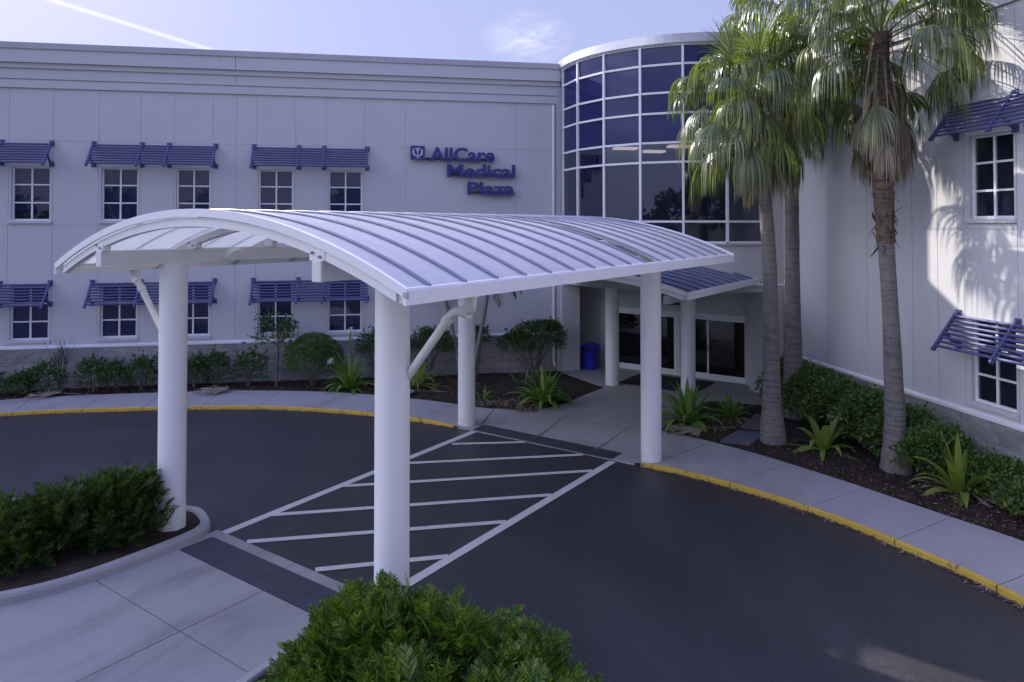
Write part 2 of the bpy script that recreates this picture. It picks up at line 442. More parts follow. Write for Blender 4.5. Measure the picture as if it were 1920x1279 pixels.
# ------------------------------------------------------------------ relief wall
def relief(bm, xs, zs, depth, put):
    """a wall sheet over the grid xs, zs; depth(i,j) = recess of the cell, None = open hole; put(x,d,z)->xyz"""
    nx, nz = len(xs) - 1, len(zs) - 1
    D = [[depth(.5 * (xs[i] + xs[i + 1]), .5 * (zs[j] + zs[j + 1])) for j in range(nz)] for i in range(nx)]
    for i in range(nx):
        j = 0
        for j in range(nz):
            d = D[i][j]
            if d is not None and d < 90:
                bm.quad(put(xs[i], d, zs[j]), put(xs[i + 1], d, zs[j]), put(xs[i + 1], d, zs[j + 1]), put(xs[i], d, zs[j + 1]))
    def dd(d): return HOLE if d is None else d
    for i in range(nx + 1):
        for j in range(nz):
            a = D[i - 1][j] if i > 0 else None; b = D[i][j] if i < nx else None
            if i in (0, nx): continue
            a, b = dd(a), dd(b)
            if abs(a - b) > 1e-6: bm.quad(put(xs[i], a, zs[j]), put(xs[i], b, zs[j]), put(xs[i], b, zs[j + 1]), put(xs[i], a, zs[j + 1]))
    for i in range(nx):
        for j in range(1, nz):
            a, b = dd(D[i][j - 1]), dd(D[i][j])
            if abs(a - b) > 1e-6: bm.quad(put(xs[i], a, zs[j]), put(xs[i + 1], a, zs[j]), put(xs[i + 1], b, zs[j]), put(xs[i], b, zs[j]))
HOLE = .16
G = .012
def wall_sheet(rects, vj, hj, x0, x1, z0, z1, put):
    xs = {x0, x1}; zs = {z0, z1}
    for a, b, c, d in rects: xs |= {a, b}; zs |= {c, d}
    for v in vj: xs |= {v - G / 2, v + G / 2}
    for h in hj: zs |= {h - G / 2, h + G / 2}
    xs = sorted(x for x in xs if x0 <= x <= x1); zs = sorted(z for z in zs if z0 <= z <= z1)
    def depth(x, z):
        for a, b, c, d in rects:
            if a < x < b and c < z < d: return None
        for v in vj:
            if abs(x - v) < G / 2: return .012
        for h in hj:
            if abs(z - h) < G / 2: return .012
        return 0
    bm = MB(); relief(bm, xs, zs, depth, put); return bm

# ================================================================== BUILDING
bld = thing('medical_building', 'white two storey medical building with curved glass corner and two wings', 'building', MB_)
WUP = (5.31, 7.0); WLO = (1.60, 3.29)
LWX = [(-23.225, -22.12), (-20.655, -19.57), (-18.43, -17.39), (-15.90, -14.80), (-13.675, -12.565), (-25.5, -24.45)]
RWQ = [(11.67, 12.72), (13.86, 14.91)]
lput = lambda x, d, z: (x, d, z)
rput = lambda q, d, z: (d, -q, z)
rects = [(a, b, *WUP) for a, b in LWX] + [(a, b, *WLO) for a, b in LWX]
LVJ = [-23.3, -22.05, -20.73, -19.5, -18.5, -17.32, -16.6, -15.97, -14.73, -13.75, -12.49, -11.14, -7.32, -28.1, -31.2, -34.3, -37.4, -5.92]
w = wall_sheet(rects, LVJ, [7.81, 5.17], -42, -5.72, 1.42, 9.45, lput)
w.build('long_wall', 'white_stucco', bld)
rects = [(a, b, *WUP) for a, b in RWQ] + [(a, b, *WLO) for a, b in RWQ]
RVJ = [6.95, 8.5, 10.05, 10.8, 11.52, 12.78, 13.8, 15.0, 16.6, 19.5, 22.5, 26]
w = wall_sheet(rects, RVJ, [7.73, 5.10], 4.70, 34, 1.42, 9.45, rput)
w.build('side_wall', 'white_stucco', bld)
# stone plinth and its cap
PL = [(0, .0), (-.05, .0), (-.05, 1.33), (0, 1.33)]
def run(prof, a, b, wing):
    """profile list of (outward, z) run along a wing; returns mesh builder"""
    bm = MB(); n = len(prof)
    vs = []
    for x in (a, b):
        for o, z in prof: vs.append((x, -o, z) if wing == 0 else (-o, -x, z))
    fs = [(k, n + k, n + k + 1, k + 1) for k in range(n - 1)]
    fs += [tuple(range(n)), tuple(range(2 * n - 1, n - 1, -1))]
    bm.add(vs, fs); return bm
for wing, (a, b) in enumerate(((-42, -5.76), (4.72, 34))):
    run([(-.02, -.1), (.05, -.1), (.05, 1.33), (-.02, 1.33)], a, b, wing).build('stone_plinth', 'stone_tile', bld)
    run([(-.02, 1.332), (.075, 1.332), (.08, 1.36), (.08, 1.395), (.0, 1.425), (-.02, 1.425)], a, b, wing).build('plinth_cap', 'white_paint', bld)
# cornice bands
COR = [(-.02, 9.452), (.06, 9.452), (.06, 9.69), (.035, 9.695), (.035, 9.725), (.085, 9.73), (.085, 10.03), (.15, 10.06), (.15, 10.17), (.15, 10.205), (.24, 10.215), (.24, 10.63), (-.02, 10.63)]
for wing, (a, b) in enumerate(((-42, -5.76), (4.72, 34))):
    run(COR, a, b, wing).build('cornice', 'white_stucco', bld)
    run([(-.3, 10.632), (.28, 10.632), (.28, 10.82), (-.3, 10.82)], a, b, wing).build('parapet_cap', 'cap_paint', bld)
    # expansion joints across the cornice
for q in ([(x - .006, x + .006, -a, -b, c, d) for x in (-16.6, -28.1) for a, b, c, d in ((.243, .23, 10.216, 10.63), (.088, .08, 9.74, 10.03))] +
          [(-a, -b, -x - .006, -x + .006, c, d) for x in (10.8, 19.5) for a, b, c, d in ((.243, .23, 10.216, 10.63), (.088, .08, 9.74, 10.03))]):
    j = MB(); j.box(*q); j.build('cornice_joint', 'dark_trim', bld)
# back walls and roof close the volume
bm = MB()
bm.quad((-42, .3, 10.5), (-.5, .3, 10.5), (-.5, 18, 10.5), (-42, 18, 10.5))
bm.quad((-.5, -4, 10.5), (.3, -34, 10.5), (18, -34, 10.5), (18, 18, 10.5)); bm.quad((-.5, -4, 10.5), (18, 18, 10.5), (-.5, 18, 10.5), (-.6, 10, 10.5))
bm.build('roof', 'roofing', bld)
bm = MB(); bm.box(-42, 18, 17.8, 18, 0, 10.7); bm.box(17.8, 18, -34, 17.8, 0, 10.7); bm.box(-42, -41.8, .02, 17.8, 0, 10.8); bm.box(.02, 17.8, -34, -33.8, 0, 10.8)
bm.build('back_wall', 'white_stucco', bld)
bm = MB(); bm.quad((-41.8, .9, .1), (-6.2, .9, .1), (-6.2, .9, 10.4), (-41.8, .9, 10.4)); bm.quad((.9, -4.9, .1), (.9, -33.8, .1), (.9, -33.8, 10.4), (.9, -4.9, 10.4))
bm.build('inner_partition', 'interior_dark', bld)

# windows: frame > glass and blind; three rows of two panes
def window_parts(W, H, sill):
    f = MB(); o = .055; mw = .05
    f.box(0, o, 0, .07, 0, H); f.box(W - o, W, 0, .07, 0, H); f.box(o, W - o, 0, .07, 0, o); f.box(o, W - o, 0, .07, H - o, H)
    f.box(W / 2 - mw / 2, W / 2 + mw / 2, .006, .06, o, H - o)
    for k in (1, 2):
        z = H * k / 3
        f.box(o, W / 2 - mw / 2, .01, .056, z - .022, z + .022); f.box(W / 2 + mw / 2, W - o, .01, .056, z - .022, z + .022)
    g = MB()
    g.quad((o, .035, o), (W - o, .035, o), (W - o, .035, H - o), (o, .035, H - o))
    s = MB(); s.box(-.06, W + .06, -.135, -.03, -.085, -.004, .01)
    return f.mesh('window'), g.mesh('pane'), s.mesh('sill')
WC = {}
def add_window(x0, x1, z0, z1, wing, blind, k):
    W, H = x1 - x0, z1 - z0
    key = round(W, 3)
    if key not in WC: WC[key] = window_parts(W, H, True)
    f, g, s = WC[key]
    o = obj('window', f, 'frame_white', bld)
    if wing == 0: o.location = (x0, .085, z0)
    else: o.location = (.085, -x0, z0); o.rotation_euler = (0, 0, -PI / 2)
    obj('pane', g, 'window_glass', o)
    obj('sill', s, 'white_stucco', o)
    if blind:
        bm = MB(); b0 = .03 if blind == 1 else blind
        bm.quad((.02, .15, b0), (W - .02, .15, b0), (W - .02, .15, H - .02), (.02, .15, H - .02))
        bm.build('blind', 'blind_slats', o)
    return o
for k, (a, b) in enumerate(LWX):
    add_window(a, b, *WUP, 0, .32 if k == 0 else 1, k)
    add_window(a, b, *WLO, 0, 1, k)
for k, (a, b) in enumerate(RWQ):
    add_window(a, b, *WUP, 1, 0, k); add_window(a, b, *WLO, 1, 0, k)

# the curved glass corner
DC = (-1.25, -.35); DR = 4.45
def dp(ang, r, z): return (DC[0] + r * math.cos(R(ang)), DC[1] + r * math.sin(R(ang)), z)
A0, A1 = 184.6, 283.2            # where the cylinder meets the two wings (184.6 sits on y ~ -0.7)
A0 = 176.5
MUL = [180.2 + 16.5 * k for k in range(7)] + [282.4]
ROWS = [4.66, 5.28, 7.07, 7.66, 8.55, 9.17, 10.02, 10.6]
cg = MB()                                                        # frame
def seg_box(a, b, r0, r1, z0, z1, bm, n=None):
    n = n or max(1, int(abs(b - a) / 3)); vs = []
    for k in range(n + 1):
        an = a + (b - a) * k / n
        vs += [dp(an, r0, z0), dp(an, r1, z0), dp(an, r1, z1), dp(an, r0, z1)]
    fs = []
    for k in range(n):
        i = 4 * k
        for q in range(4): fs.append((i + q, i + (q + 1) % 4, i + 4 + (q + 1) % 4, i + 4 + q))
    fs += [(0, 1, 2, 3), (4 * n + 3, 4 * n + 2, 4 * n + 1, 4 * n)]
    bm.add(vs, fs)
hw = math.degrees(.036 / DR)
for m_ in MUL:
    seg_box(m_ - hw, m_ + hw, DR - .07, DR + .045, 4.66, 10.6, cg, 1)
for k in range(7):
    a, b = MUL[k] + hw, MUL[k + 1] - hw
    for z in ROWS:
        # straight transoms between mullions (flat panes)
        seg_box(a, b, DR - .06, DR + .03, z - .032, z + .032, cg, 1)
cw_ = cg.build('curved_window', 'frame_white', bld)
for zone, nm in ((0, 'tinted_glass'), (1, 'spandrel_glass')):
    g = MB()
    for k in range(7):
        a, b = MUL[k], MUL[k + 1]
        for z0, z1 in zip(ROWS[:-1], ROWS[1:]):
            if (z0 > 7.6) == bool(zone):
                r = DR - .02
                # every pane tilted by a hair, as glazing is
                e = random.uniform(-.006, .006); e2 = random.uniform(-.006, .006)
                g.quad(dp(a, r + e, z0), dp(b, r + e2, z0), dp(b, r - e, z1), dp(a, r - e2, z1))
    g.build('pane', nm, cw_)
d = MB(); seg_box(A0, A1, DR - .2, DR + .02, 3.18, 4.585, d, 30); d.build('curved_wall', 'white_stucco', bld)
d = MB(); seg_box(A0, A1, DR - .2, DR + .10, 4.588, 4.625, d, 30); d.build('curved_sill', 'metal_trim', bld)
d = MB(); seg_box(A0 - 1, A1 + .5, DR - .3, DR + .12, 10.635, 10.9, d, 34)
d.build('curved_parapet', 'metal_trim', bld)
d = MB(); seg_box(A0, A1, DR - .25, DR + .06, 10.632 - .028, 10.633, d, 34); d.build('head_trim', 'frame_white', bld)
def disc(z, r, bm):
    pts = [dp(A0 + (A1 - A0) * k / 30, r, z) for k in range(31)] + [(.0, -4.7, z), (.6, .6, z), (-5.72, .6, z)]
    bm.add(pts, [tuple(range(len(pts)))])
bm = MB(); disc(10.62, DR - .05, bm); bm.build('curved_roof', 'roofing', bld)
bm = MB(); disc(3.185, DR - .1, bm); bm.build('porch_ceiling', 'white_paint', bld)
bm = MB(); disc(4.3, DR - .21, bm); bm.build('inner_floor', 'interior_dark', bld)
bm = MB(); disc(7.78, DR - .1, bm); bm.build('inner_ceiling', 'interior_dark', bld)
bm = MB(); bm.quad((-5.7, 1.4, 3.2), (1.2, 1.4, 3.2), (1.2, 1.4, 10.5), (-5.7, 1.4, 10.5)); bm.quad((1.2, 1.4, 3.2), (1.2, -4.7, 3.2), (1.2, -4.7, 10.5), (1.2, 1.4, 10.5))
bm.box(-3.2, -2.9, -.6, 1.3, 4.31, 7.77); bm.box(-1.0, -.75, -2.2, -1.95, 4.31, 7.77)
bm.build('inner_wall', 'interior_wall', bld)
for x, y in ((-3.9, -1.7), (-2.35, -2.6), (-.7, -3.1), (-2.6, -.9), (-.6, -1.2)):
    bm = MB(); bm.box(x - .38, x + .38, y - .2, y + .2, 7.70, 7.765); bm.build('ceiling_lamp', 'lamp_panel', bld)
# slim posts closing the joint between the cylinder and the wings
for q in ((-5.86, -5.70, -.1, .3), (-.34, .25, -4.76, -4.5)):
    bm = MB(); bm.box(*q, .1, 10.6); bm.build('corner_post', 'white_stucco', bld)

# the recessed entrance (in the canopy frame: door plane at s = 16.27)
def c2b(t, s, z): return tuple(MBi @ cw(t, s, z))
DS = 16.27
def cbox(bm, t0, t1, s0, s1, z0, z1):
    vs = [c2b(t, s, z) for z in (z0, z1) for t, s in ((t0, s0), (t1, s0), (t1, s1), (t0, s1))]
    bm.add(vs, [(3, 2, 1, 0), (4, 5, 6, 7), (0, 1, 5, 4), (1, 2, 6, 5), (2, 3, 7, 6), (3, 0, 4, 7)])
bm = MB()
cbox(bm, -1.5, .02, DS, DS + .2, .1, 3.18); cbox(bm, 4.80, 6.4, DS - .0, DS + .2, .1, 3.18)
cbox(bm, .02, 4.80, DS, DS + .2, 2.26, 3.18)
cbox(bm, -.05, 4.87, DS - .03, DS + .0, 2.30, 2.46)
bm.box(-5.74, -5.10, -.30, .16, .1, 3.18); bm.box(-5.3, -5.12, .16, 1.6, .1, 3.18)
bm.box(-.72, .0, -4.86, -4.0, .1, 3.18); bm.box(-.5, .3, -4.0, -2.0, .1, 3.18)
bm.build('porch_wall', 'white_stucco', bld)
def door_unit(t0, t1, split):
    f = MB(); w = .07
    def fb(a, b, s0, s1, z0, z1): cbox(f, a, b, DS + s0, DS + s1, z0, z1)
    fb(t0, t0 + w, -.02, .1, .11, 2.26); fb(t1 - w, t1, -.02, .1, .11, 2.26); fb(t0 + w, t1 - w, -.02, .1, 2.13, 2.26)
    fb(t0 + w, t1 - w, .0, .08, .11, .19)
    o = f.build('sliding_door', 'frame_white', bld)
    for a, b, off in ((t0 + w, split + .03, .05), (split - .03, t1 - w, -.005)):
        p = MB(); e = .055
        for q in ((a, a + e, .19, 2.13), (b - e, b, .19, 2.13), (a + e, b - e, .19, .30), (a + e, b - e, 2.05, 2.13)):
            cbox(p, q[0], q[1], DS + off, DS + off + .045, q[2], q[3])
        p.build('leaf_frame', 'frame_white', o)
        g = MB(); g.quad(c2b(a + e, DS + off + .02, .30), c2b(b - e, DS + off + .02, .30), c2b(b - e, DS + off + .02, 2.05), c2b(a + e, DS + off + .02, 2.05))
        g.build('pane', 'door_glass', o)
    h = MB(); h.tube([c2b(split + .0, DS - .02, 1.0), c2b(split + .0, DS - .02, 1.25)], .012, 6); h.build('handle', 'steel_bolt', o)
door_unit(.03, 2.37, 1.2); door_unit(2.38, 4.79, 3.42)
bm = MB(); cbox(bm, 2.05, 2.75, DS - .08, DS - .03, 2.48, 2.56); bm.build('door_sensor', 'dark_trim', bld)
bm = MB(); cbox(bm, -.5, 5, DS + 2.2, DS + 2.3, .1, 3.1); cbox(bm, .9, 1.6, DS + 1.1, DS + 1.4, .16, 1.0); cbox(bm, 3.6, 4.3, DS + 1.2, DS + 1.7, .16, 2.1); bm.build('lobby_wall', 'interior_wall', bld)
bm = MB(); cbox(bm, -.5, 5, DS + .2, DS + 2.2, .10, .155); bm.build('lobby_floor', 'interior_dark', bld)
for t, s in ((1.185, 13.80), (3.70, 13.80)):
    bm = MB(); x, y, _ = c2b(t, s, 0)
    bm.tube([(x, y, .1), (x, y, 3.2)], .215, 28); bm.build('column', 'column_paint', bld)
# rainwater pipes on the walls
bm = MB(); bm.tube([(-5.98, -.07, 9.4), (-5.98, -.07, .55), (-5.98, -.1, .42), (-6.0, -.28, .33), (-6.0, -.36, .31)], .045, 10)
for z in (2.2, 4.5, 7.0): bm.box(-6.05, -5.91, -.125, .0, z, z + .04)
bm.build('downspout', 'white_paint', bld)
bm = MB(); bm.tube([(-.07, -4.98, 3.55), (-.07, -4.98, .3)], .045, 10); bm.tube([(-1.25, -4.93, 3.42), (-.6, -4.97, 3.40), (-.12, -5.0, 3.40), (-.07, -4.98, 3.34)], .04, 10)
bm.build('downspout', 'white_paint', bld)

# ------------------------------------------------------------------ lettering on the wall
def text_mesh(body, ext, bold):
    cu = bpy.data.curves.new('txt', 'FONT'); cu.body = body; cu.size = 1; cu.extrude = ext; cu.offset = bold
    cu.resolution_u = 4
    o = bpy.data.objects.new('txt', cu); COL.objects.link(o)
    dg = bpy.context.evaluated_depsgraph_get(); me = bpy.data.meshes.new_from_object(o.evaluated_get(dg))
    bpy.data.objects.remove(o); return me
def fit_text(name, body, x0, x1, z0, z1, mat, parent, xf, ext=.06, bold=.03):
    """text scaled to the box (cap height), laid on a vertical plane through xf(x,out,z)"""
    me = text_mesh(body, .5, bold); co = np.array([v.co[:] for v in me.vertices])
    mn, mx = co.min(0), co.max(0)
    for v in me.vertices:
        a = (v.co.x - mn[0]) / (mx[0] - mn[0]); b = (v.co.y - mn[1]) / (mx[1] - mn[1])
        v.co = xf(x0 + a * (x1 - x0), v.co.z * 2 * ext, z0 + b * (z1 - z0))
    me.name = name
    return obj(name, me, mat, parent)
sign = thing('wall_sign', 'blue raised letters reading AllCare Medical Plaza with square emblem', 'sign', MB_ @ Matrix.Translation((-9.2, 0, 6.9)))
off = Vector((-9.2, 0, 6.9))
sx = lambda x, o, z: Vector((x, -.17 - o * .5, z)) - off
fit_text('lettering', 'AllCare', -10.33, -8.09, 7.335, 7.825, 'sign_blue', sign, sx)
fit_text('lettering', 'Medical', -9.73, -7.37, 6.80, 7.255, 'sign_blue', sign, sx)
fit_text('lettering', 'Plaza', -9.03, -7.39, 6.20, 6.655, 'sign_blue', sign, sx)
bm = MB()
for a, b, z in ((-10.75, -8.15, 7.43), (-9.7, -7.4, 6.90), (-9.0, -7.42, 6.30)):
    bm.box(a - off.x, b - off.x, -.125, -.02, z - .035 - off.z, z + .035 - off.z)
bm.build('raceway', 'dark_trim', sign)
em = MB(); em.box(-10.965 - off.x, -10.49 - off.x, -.2, -.09, 7.385 - off.z, 7.855 - off.z); eo = em.build('emblem_panel', 'sign_blue', sign)
bm = MB(); ex, ez = -10.7275 - off.x, 7.385 - off.z
def estrip(pts, ws):
    P = [Vector(p) for p in pts]; L_ = []; R_ = []
    for i, p in enumerate(P):
        d_ = (P[min(i + 1, len(P) - 1)] - P[max(0, i - 1)]).normalized(); n_ = Vector((-d_.y, d_.x)) * ws[i] / 2
        L_.append((ex + p.x + n_.x, -.206, ez + p.y + n_.y)); R_.append((ex + p.x - n_.x, -.206, ez + p.y - n_.y))
    for i in range(len(P) - 1): bm.quad(L_[i], R_[i], R_[i + 1], L_[i + 1])
for sg in (-1, 1):
    estrip([(sg * .19, .36), (sg * .155, .345), (sg * .14, .29), (sg * .14, .22), (sg * .115, .165), (sg * .06, .14), (0, .135)], [.004, .03, .055, .06, .05, .035, .03])
    estrip([(sg * .01, .36), (sg * .06, .385), (sg * .13, .355)], [.035, .03, .004])
    estrip([(sg * .045, .35), (sg * .03, .30), (-sg * .022, .26), (sg * .016, .22)], [.02, .022, .018, .012])
    estrip([(0, .075), (sg * .04, .06), (sg * .085, .05)], [.03, .02, .008])
estrip([(0, .40), (0, .25), (0, .14), (0, .06)], [.02, .03, .018, .024])
bm.build('emblem', 'emblem_white', eo)

num = thing('address_number', 'dark house number above the sliding entrance doors', 'number', MC_ @ Matrix.Translation((2.3, DS - .035, 2.6)))
fit_text('digits', '5860', -.50, .38, .04, .22, 'dark_trim', num, lambda x, o, z: Vector((x, -.01 - o * .1, z)), .03, .01)

# ------------------------------------------------------------------ awnings
AW = [0, 1.42, 2.23, 3.64]
def make_awning():
    r = thing('window_awning', '', 'awning')
    s = MB()
    for k in range(8):
        f = (k + .6) / 8; y = -.06 - .52 * f; z = -.08 - .68 * f
        s.tube([(-.04, y, z + .02), (3.68, y, z + .02)], .03, 10)
    s.build('slats', 'blue_paint', r)
    for a in AW:
        b = MB(); b.beam((a, -.03, -.03), (a, -.61, -.775), .05, .075)
        b.tube([(a - .03, -.61, -.775), (a + .03, -.61, -.775)], .045, 10)
        ao = b.build('arm', 'blue_paint', r)
        p = MB(); p.box(a - .07, a + .07, -.025, -.002, -.16, .02); p.build('wall_plate', 'blue_paint', ao)
        q = MB(); q.box(a - .07, a + .07, -.025, -.002, -.80, -.64); q.beam((a, -.02, -.72), (a, -.2, -.6), .05, .06); q.beam((a, -.2, -.6), (a, -.33, -.43), .05, .05); q.build('strut', 'blue_paint', ao)
    return r
aw0 = make_awning()
ORD = ['leftmost', 'middle', 'right-hand']
first = True
for lv, z in ((1, 7.805), (0, 3.435)):
    for i, x in enumerate((-25.72, -20.87, -16.04)):
        o = aw0 if first else copy_tree(aw0); first = False
        o.matrix_world = MB_ @ Matrix.Translation((x, 0, z))
        tag(o, ('%s blue awning of the %s window row on the long wall' % (('cut off leftmost', 'second', 'third')[i], ('ground floor', 'upper')[lv])), 'awning', 'blue window awnings')
for lv, z in ((1, 7.745), (0, 3.40)):
    o = copy_tree(aw0)
    o.matrix_world = MB_ @ Matrix.Translation((0, -11.36, z)) @ Matrix.Rotation(-PI / 2, 4, 'Z')
    tag(o, ('lower blue tube awning on the right wing, above the clipped hedge end', 'upper blue tube awning on the right wing, dappled by palm shade')[lv], 'awning', 'blue window awnings')

# ================================================================== CANOPIES
def barrel(name, label, t0, t1, s0, s1, ze, rise, seams, gap, ribs, depth=.2, fas=.14, back=True, pm='translucent_panel', smat='seam_blue'):
    """segmental barrel roof in the canopy frame; ze = top of the roof at its eaves"""
    root = thing(name, label, 'canopy', MC_)
    tc = .5 * (t0 + t1); h = .5 * (t1 - t0); Rr = (h * h + rise * rise) / (2 * rise)
    def zr(t): return ze + math.sqrt(max(0, Rr * Rr - (t - tc) ** 2)) - (Rr - rise)
    n = 40
    ts_ = [t0 + (t1 - t0) * k / n for k in range(n + 1)]
    def arc_box(a, b, up, dn, bm, tt=None, smooth=False):
        tt = tt or ts_; vs = []
        for t in tt:
            z = zr(t); vs += [(t, a, z + dn), (t, b, z + dn), (t, b, z + up), (t, a, z + up)]
        fs = []; m = len(tt)
        for k in range(m - 1):
            i = 4 * k
            for q in range(4): fs.append((i + q, i + 4 + q, i + 4 + (q + 1) % 4, i + (q + 1) % 4))
        fs += [(3, 2, 1, 0), (4 * m - 4, 4 * m - 3, 4 * m - 2, 4 * m - 1)]
        bm.add(vs, fs)
    spans = [(s0 + .02, s1 - .02)] if not gap else [(s0 + .02, gap[0]), (gap[1], s1 - .02)]
    tin = [t for t in ts_ if t0 + .05 < t < t1 - .05]; tin = [t0 + .05] + tin + [t1 - .05]
    for a, b in spans:
        bm = MB(); arc_box(a, b, 0, -.022, bm, tin); bm.build('roof_panel', pm, root)
    for s in seams:
        bm = MB(); pts = [(t, s, zr(t) + .018) for t in ts_ if t0 + .06 < t < t1 - .06]
        bm.tube([(t0 + .05, s, zr(t0 + .05) + .014)] + pts + [(t1 - .05, s, zr(t1 - .05) + .014)], .021, 8)
        so = bm.build('seam', smat, root)
    # end fascia arcs and the ribs
    for k, (a, b) in enumerate(((s0 - .03, s0 + .018), (s1 - .018, s1 + .03))):
        if k == 1 and not back: continue
        bm = MB(); arc_box(a, b, .03, -.075, bm); bm.build('end_fascia', 'white_paint', root)
    for s in ribs:
        bm = MB(); tt = [t for t in ts_ if t0 + .1 < t < t1 - .1]
        arc_box(s - .05, s + .05, -.092, -.092 - depth * .58, bm, tt)
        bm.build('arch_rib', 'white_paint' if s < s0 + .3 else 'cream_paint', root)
    for t, sg in ((t0, -1), (t1, 1)):
        bm = MB()
        a, b = (t - .0, t + .045) if sg < 0 else (t - .045, t)
        bm.box(a, b, s0 - .03, s1 + .03, ze - fas, ze - .005)
        bm.build('eave_fascia', 'white_paint', root)
        bm = MB(); a, b = (t + .047, t + .20) if sg < 0 else (t - .20, t - .047)
        bm.box(a, b, s0 + .06, s1 - .05, ze - fas + .006, ze - .05); bm.build('gutter', 'cream_paint', root)
        bm = MB(); tm = t + .055 if sg < 0 else t - .055
        bm.tube([(tm, s0 + .03, ze + .012), (tm, s1 - .03, ze + .012)], .022, 8); bm.build('roof_lip', 'white_paint', root)
    return root, zr
seams = [-.84 + .61 * k for k in range(9)] + [4.62, 5.22] + [5.8 + .59 * k for k in range(6)]
can, zr = barrel('drive_canopy', 'large white barrel vaulted drive-through canopy on four round columns with ribbed translucent roof', -1.434, 6.587, -1.23, 9.11, 4.512, .866, seams, (4.65, 5.19), [-1.15, .37, 1.92, 3.3, 4.5, 6.2, 7.7, 9.03])
for t in (0, 5.15):
    bm = MB(); bm.box(t - .085, t + .085, -1.22, 9.0, 4.545, 4.785, .012); bo = bm.build('beam', 'cream_paint', can)
    for s in (-1.15, .37, 1.92, 3.3, 4.5, 6.2, 7.7, 9.03):
        z = zr(t) - .21
        p = MB(); p.box(t - .13, t + .13, s - .06, s + .06, 4.786, max(4.80, z + .02) + .05)
        po = p.build('bearing_plate', 'white_paint', bo)
        if s < 1:
            q = MB()
            for a in (-.07, .06):
                q.tube([(t + a, s - .085, 4.83 + (.05 if a < 0 else .0)), (t + a, s - .061, 4.83 + (.05 if a < 0 else 0))], .016, 8)
            q.build('bolts', 'steel_bolt', po) if False else None
            for a in (-.07, .06):
                q = MB(); zb = 4.83 + (.045 if a < 0 else .0)
                q.tube([(t + a, s - .09, zb), (t + a, s - .058, zb)], .018, 8)
                o = q.build('bolt', 'steel_bolt', bo)
COLS = [(0, 0, .10), (5.15, 0, .10), (0, 7.9, .0), (5.15, 7.9, .0)]
for t, s, z in COLS:
    bm = MB(); bm.tube([(t, s, z - .05), (t, s, 4.55)], .222, 36); bm.build('column', 'column_paint', can)
bm = MB()                        # purlins under the panels
for t in (.95, 2.58, 4.2):
    bm = MB(); z = zr(t); bm.box(t - .04, t + .04, -1.1, 9.0, z - .10, z - .026); bm.build('purlin', 'white_paint', can)
# rainwater pipes from the eaves into the columns
def pipe(pts, collars):
    bm = MB(); bm.tube(pts, .055, 14)
    for i in collars:
        a = Vector(pts[i]); d_ = (Vector(pts[i + 1]) - a).normalized(); bm.tube([a - d_ * .05, a + d_ * .05], .068, 14)
    bm.build('downspout', 'cream_paint', can)
pipe([(6.46, -.02, 4.39), (6.46, -.02, 4.28), (6.43, -.0, 4.20), (6.33, .02, 4.165), (6.20, .03, 4.16), (6.10, .04, 4.12), (6.02, .05, 4.04), (5.31, .10, 3.25)], (0, 3, 6))
pipe([(-1.33, .0, 4.39), (-1.33, 0, 4.30), (-1.30, 0, 4.22), (-1.22, 0, 4.18), (-1.12, 0, 4.13), (-1.04, 0, 4.05), (-.17, 0, 3.20)], (0, 3, 5))
# half round light on the inner face of the far beam
bm = MB(); nn = 14; pts = []
for k in range(nn + 1):
    a = PI * k / nn; pts.append((1.09 + .24 * math.cos(a), 4.56 + .22 * math.sin(a)))
vs = [(.09, p[0], p[1]) for p in pts] + [(.20, 1.09 + (p[0] - 1.09) * .8, 4.56 + (p[1] - 4.56) * .8) for p in pts]
fs = [(k, k + 1, nn + 2 + k, nn + 1 + k) for k in range(nn)] + [tuple(range(nn + 1, 2 * nn + 2)), (0, nn + 1, 2 * nn + 1, nn)]
bm.add(vs, fs); bm.build('wall_light', 'cream_paint', can)

ecan, zr2 = barrel('entrance_canopy', 'lower barrel vaulted canopy between the large canopy and the entrance doors', -.31, 5.47, 9.30, 15.2, 3.575, .46, [9.62 + .6 * k for k in range(9)], None, [9.4, 11.2, 13.0], back=False, pm='shaded_panel', smat='shaded_seam')
for t in (3.70,):
    bm = MB(); bm.box(t - .09, t + .09, 12.2, 13.9, 2.97, 3.20); bo = bm.build('beam', 'white_paint', ecan)
    for s in (13.0,):
        p = MB(); p.box(t - .06, t + .06, s - .06, s + .06, 3.202, zr2(t) - .15); p.build('bearing_plate', 'white_paint', bo)

# ================================================================== GROUND
bm = MB(); bm.quad((-500, -500, -.12), (500, -500, -.12), (500, 500, -.12), (-500, 500, -.12))
struct(bm.build('ground', 'lawn'))
bm = MB(); n = 64
bm.add([(2 + 34 * math.cos(2 * PI * k / n), 2 + 34 * math.sin(2 * PI * k / n), 0) for k in range(n)], [tuple(range(n))])
drive = struct(bm.build('driveway', 'asphalt'))
def at_c(o):  # objects modelled in the canopy frame
    o.matrix_world = MC_; return o
def smooth(pts, per=8):
    """Catmull-Rom through the points"""
    P = [Vector(p) for p in pts]; P = [2 * P[0] - P[1]] + P + [2 * P[-1] - P[-2]]; out = []
    for i in range(1, len(P) - 2):
        for k in range(per):
            t = k / per; a, b, c, d_ = P[i - 1], P[i], P[i + 1], P[i + 2]
            out.append(.5 * ((2 * b) + (-a + c) * t + (2 * a - 5 * b + 4 * c - d_) * t * t + (-a + 3 * b - 3 * c + d_) * t ** 3))
    out.append(P[-2]); return out
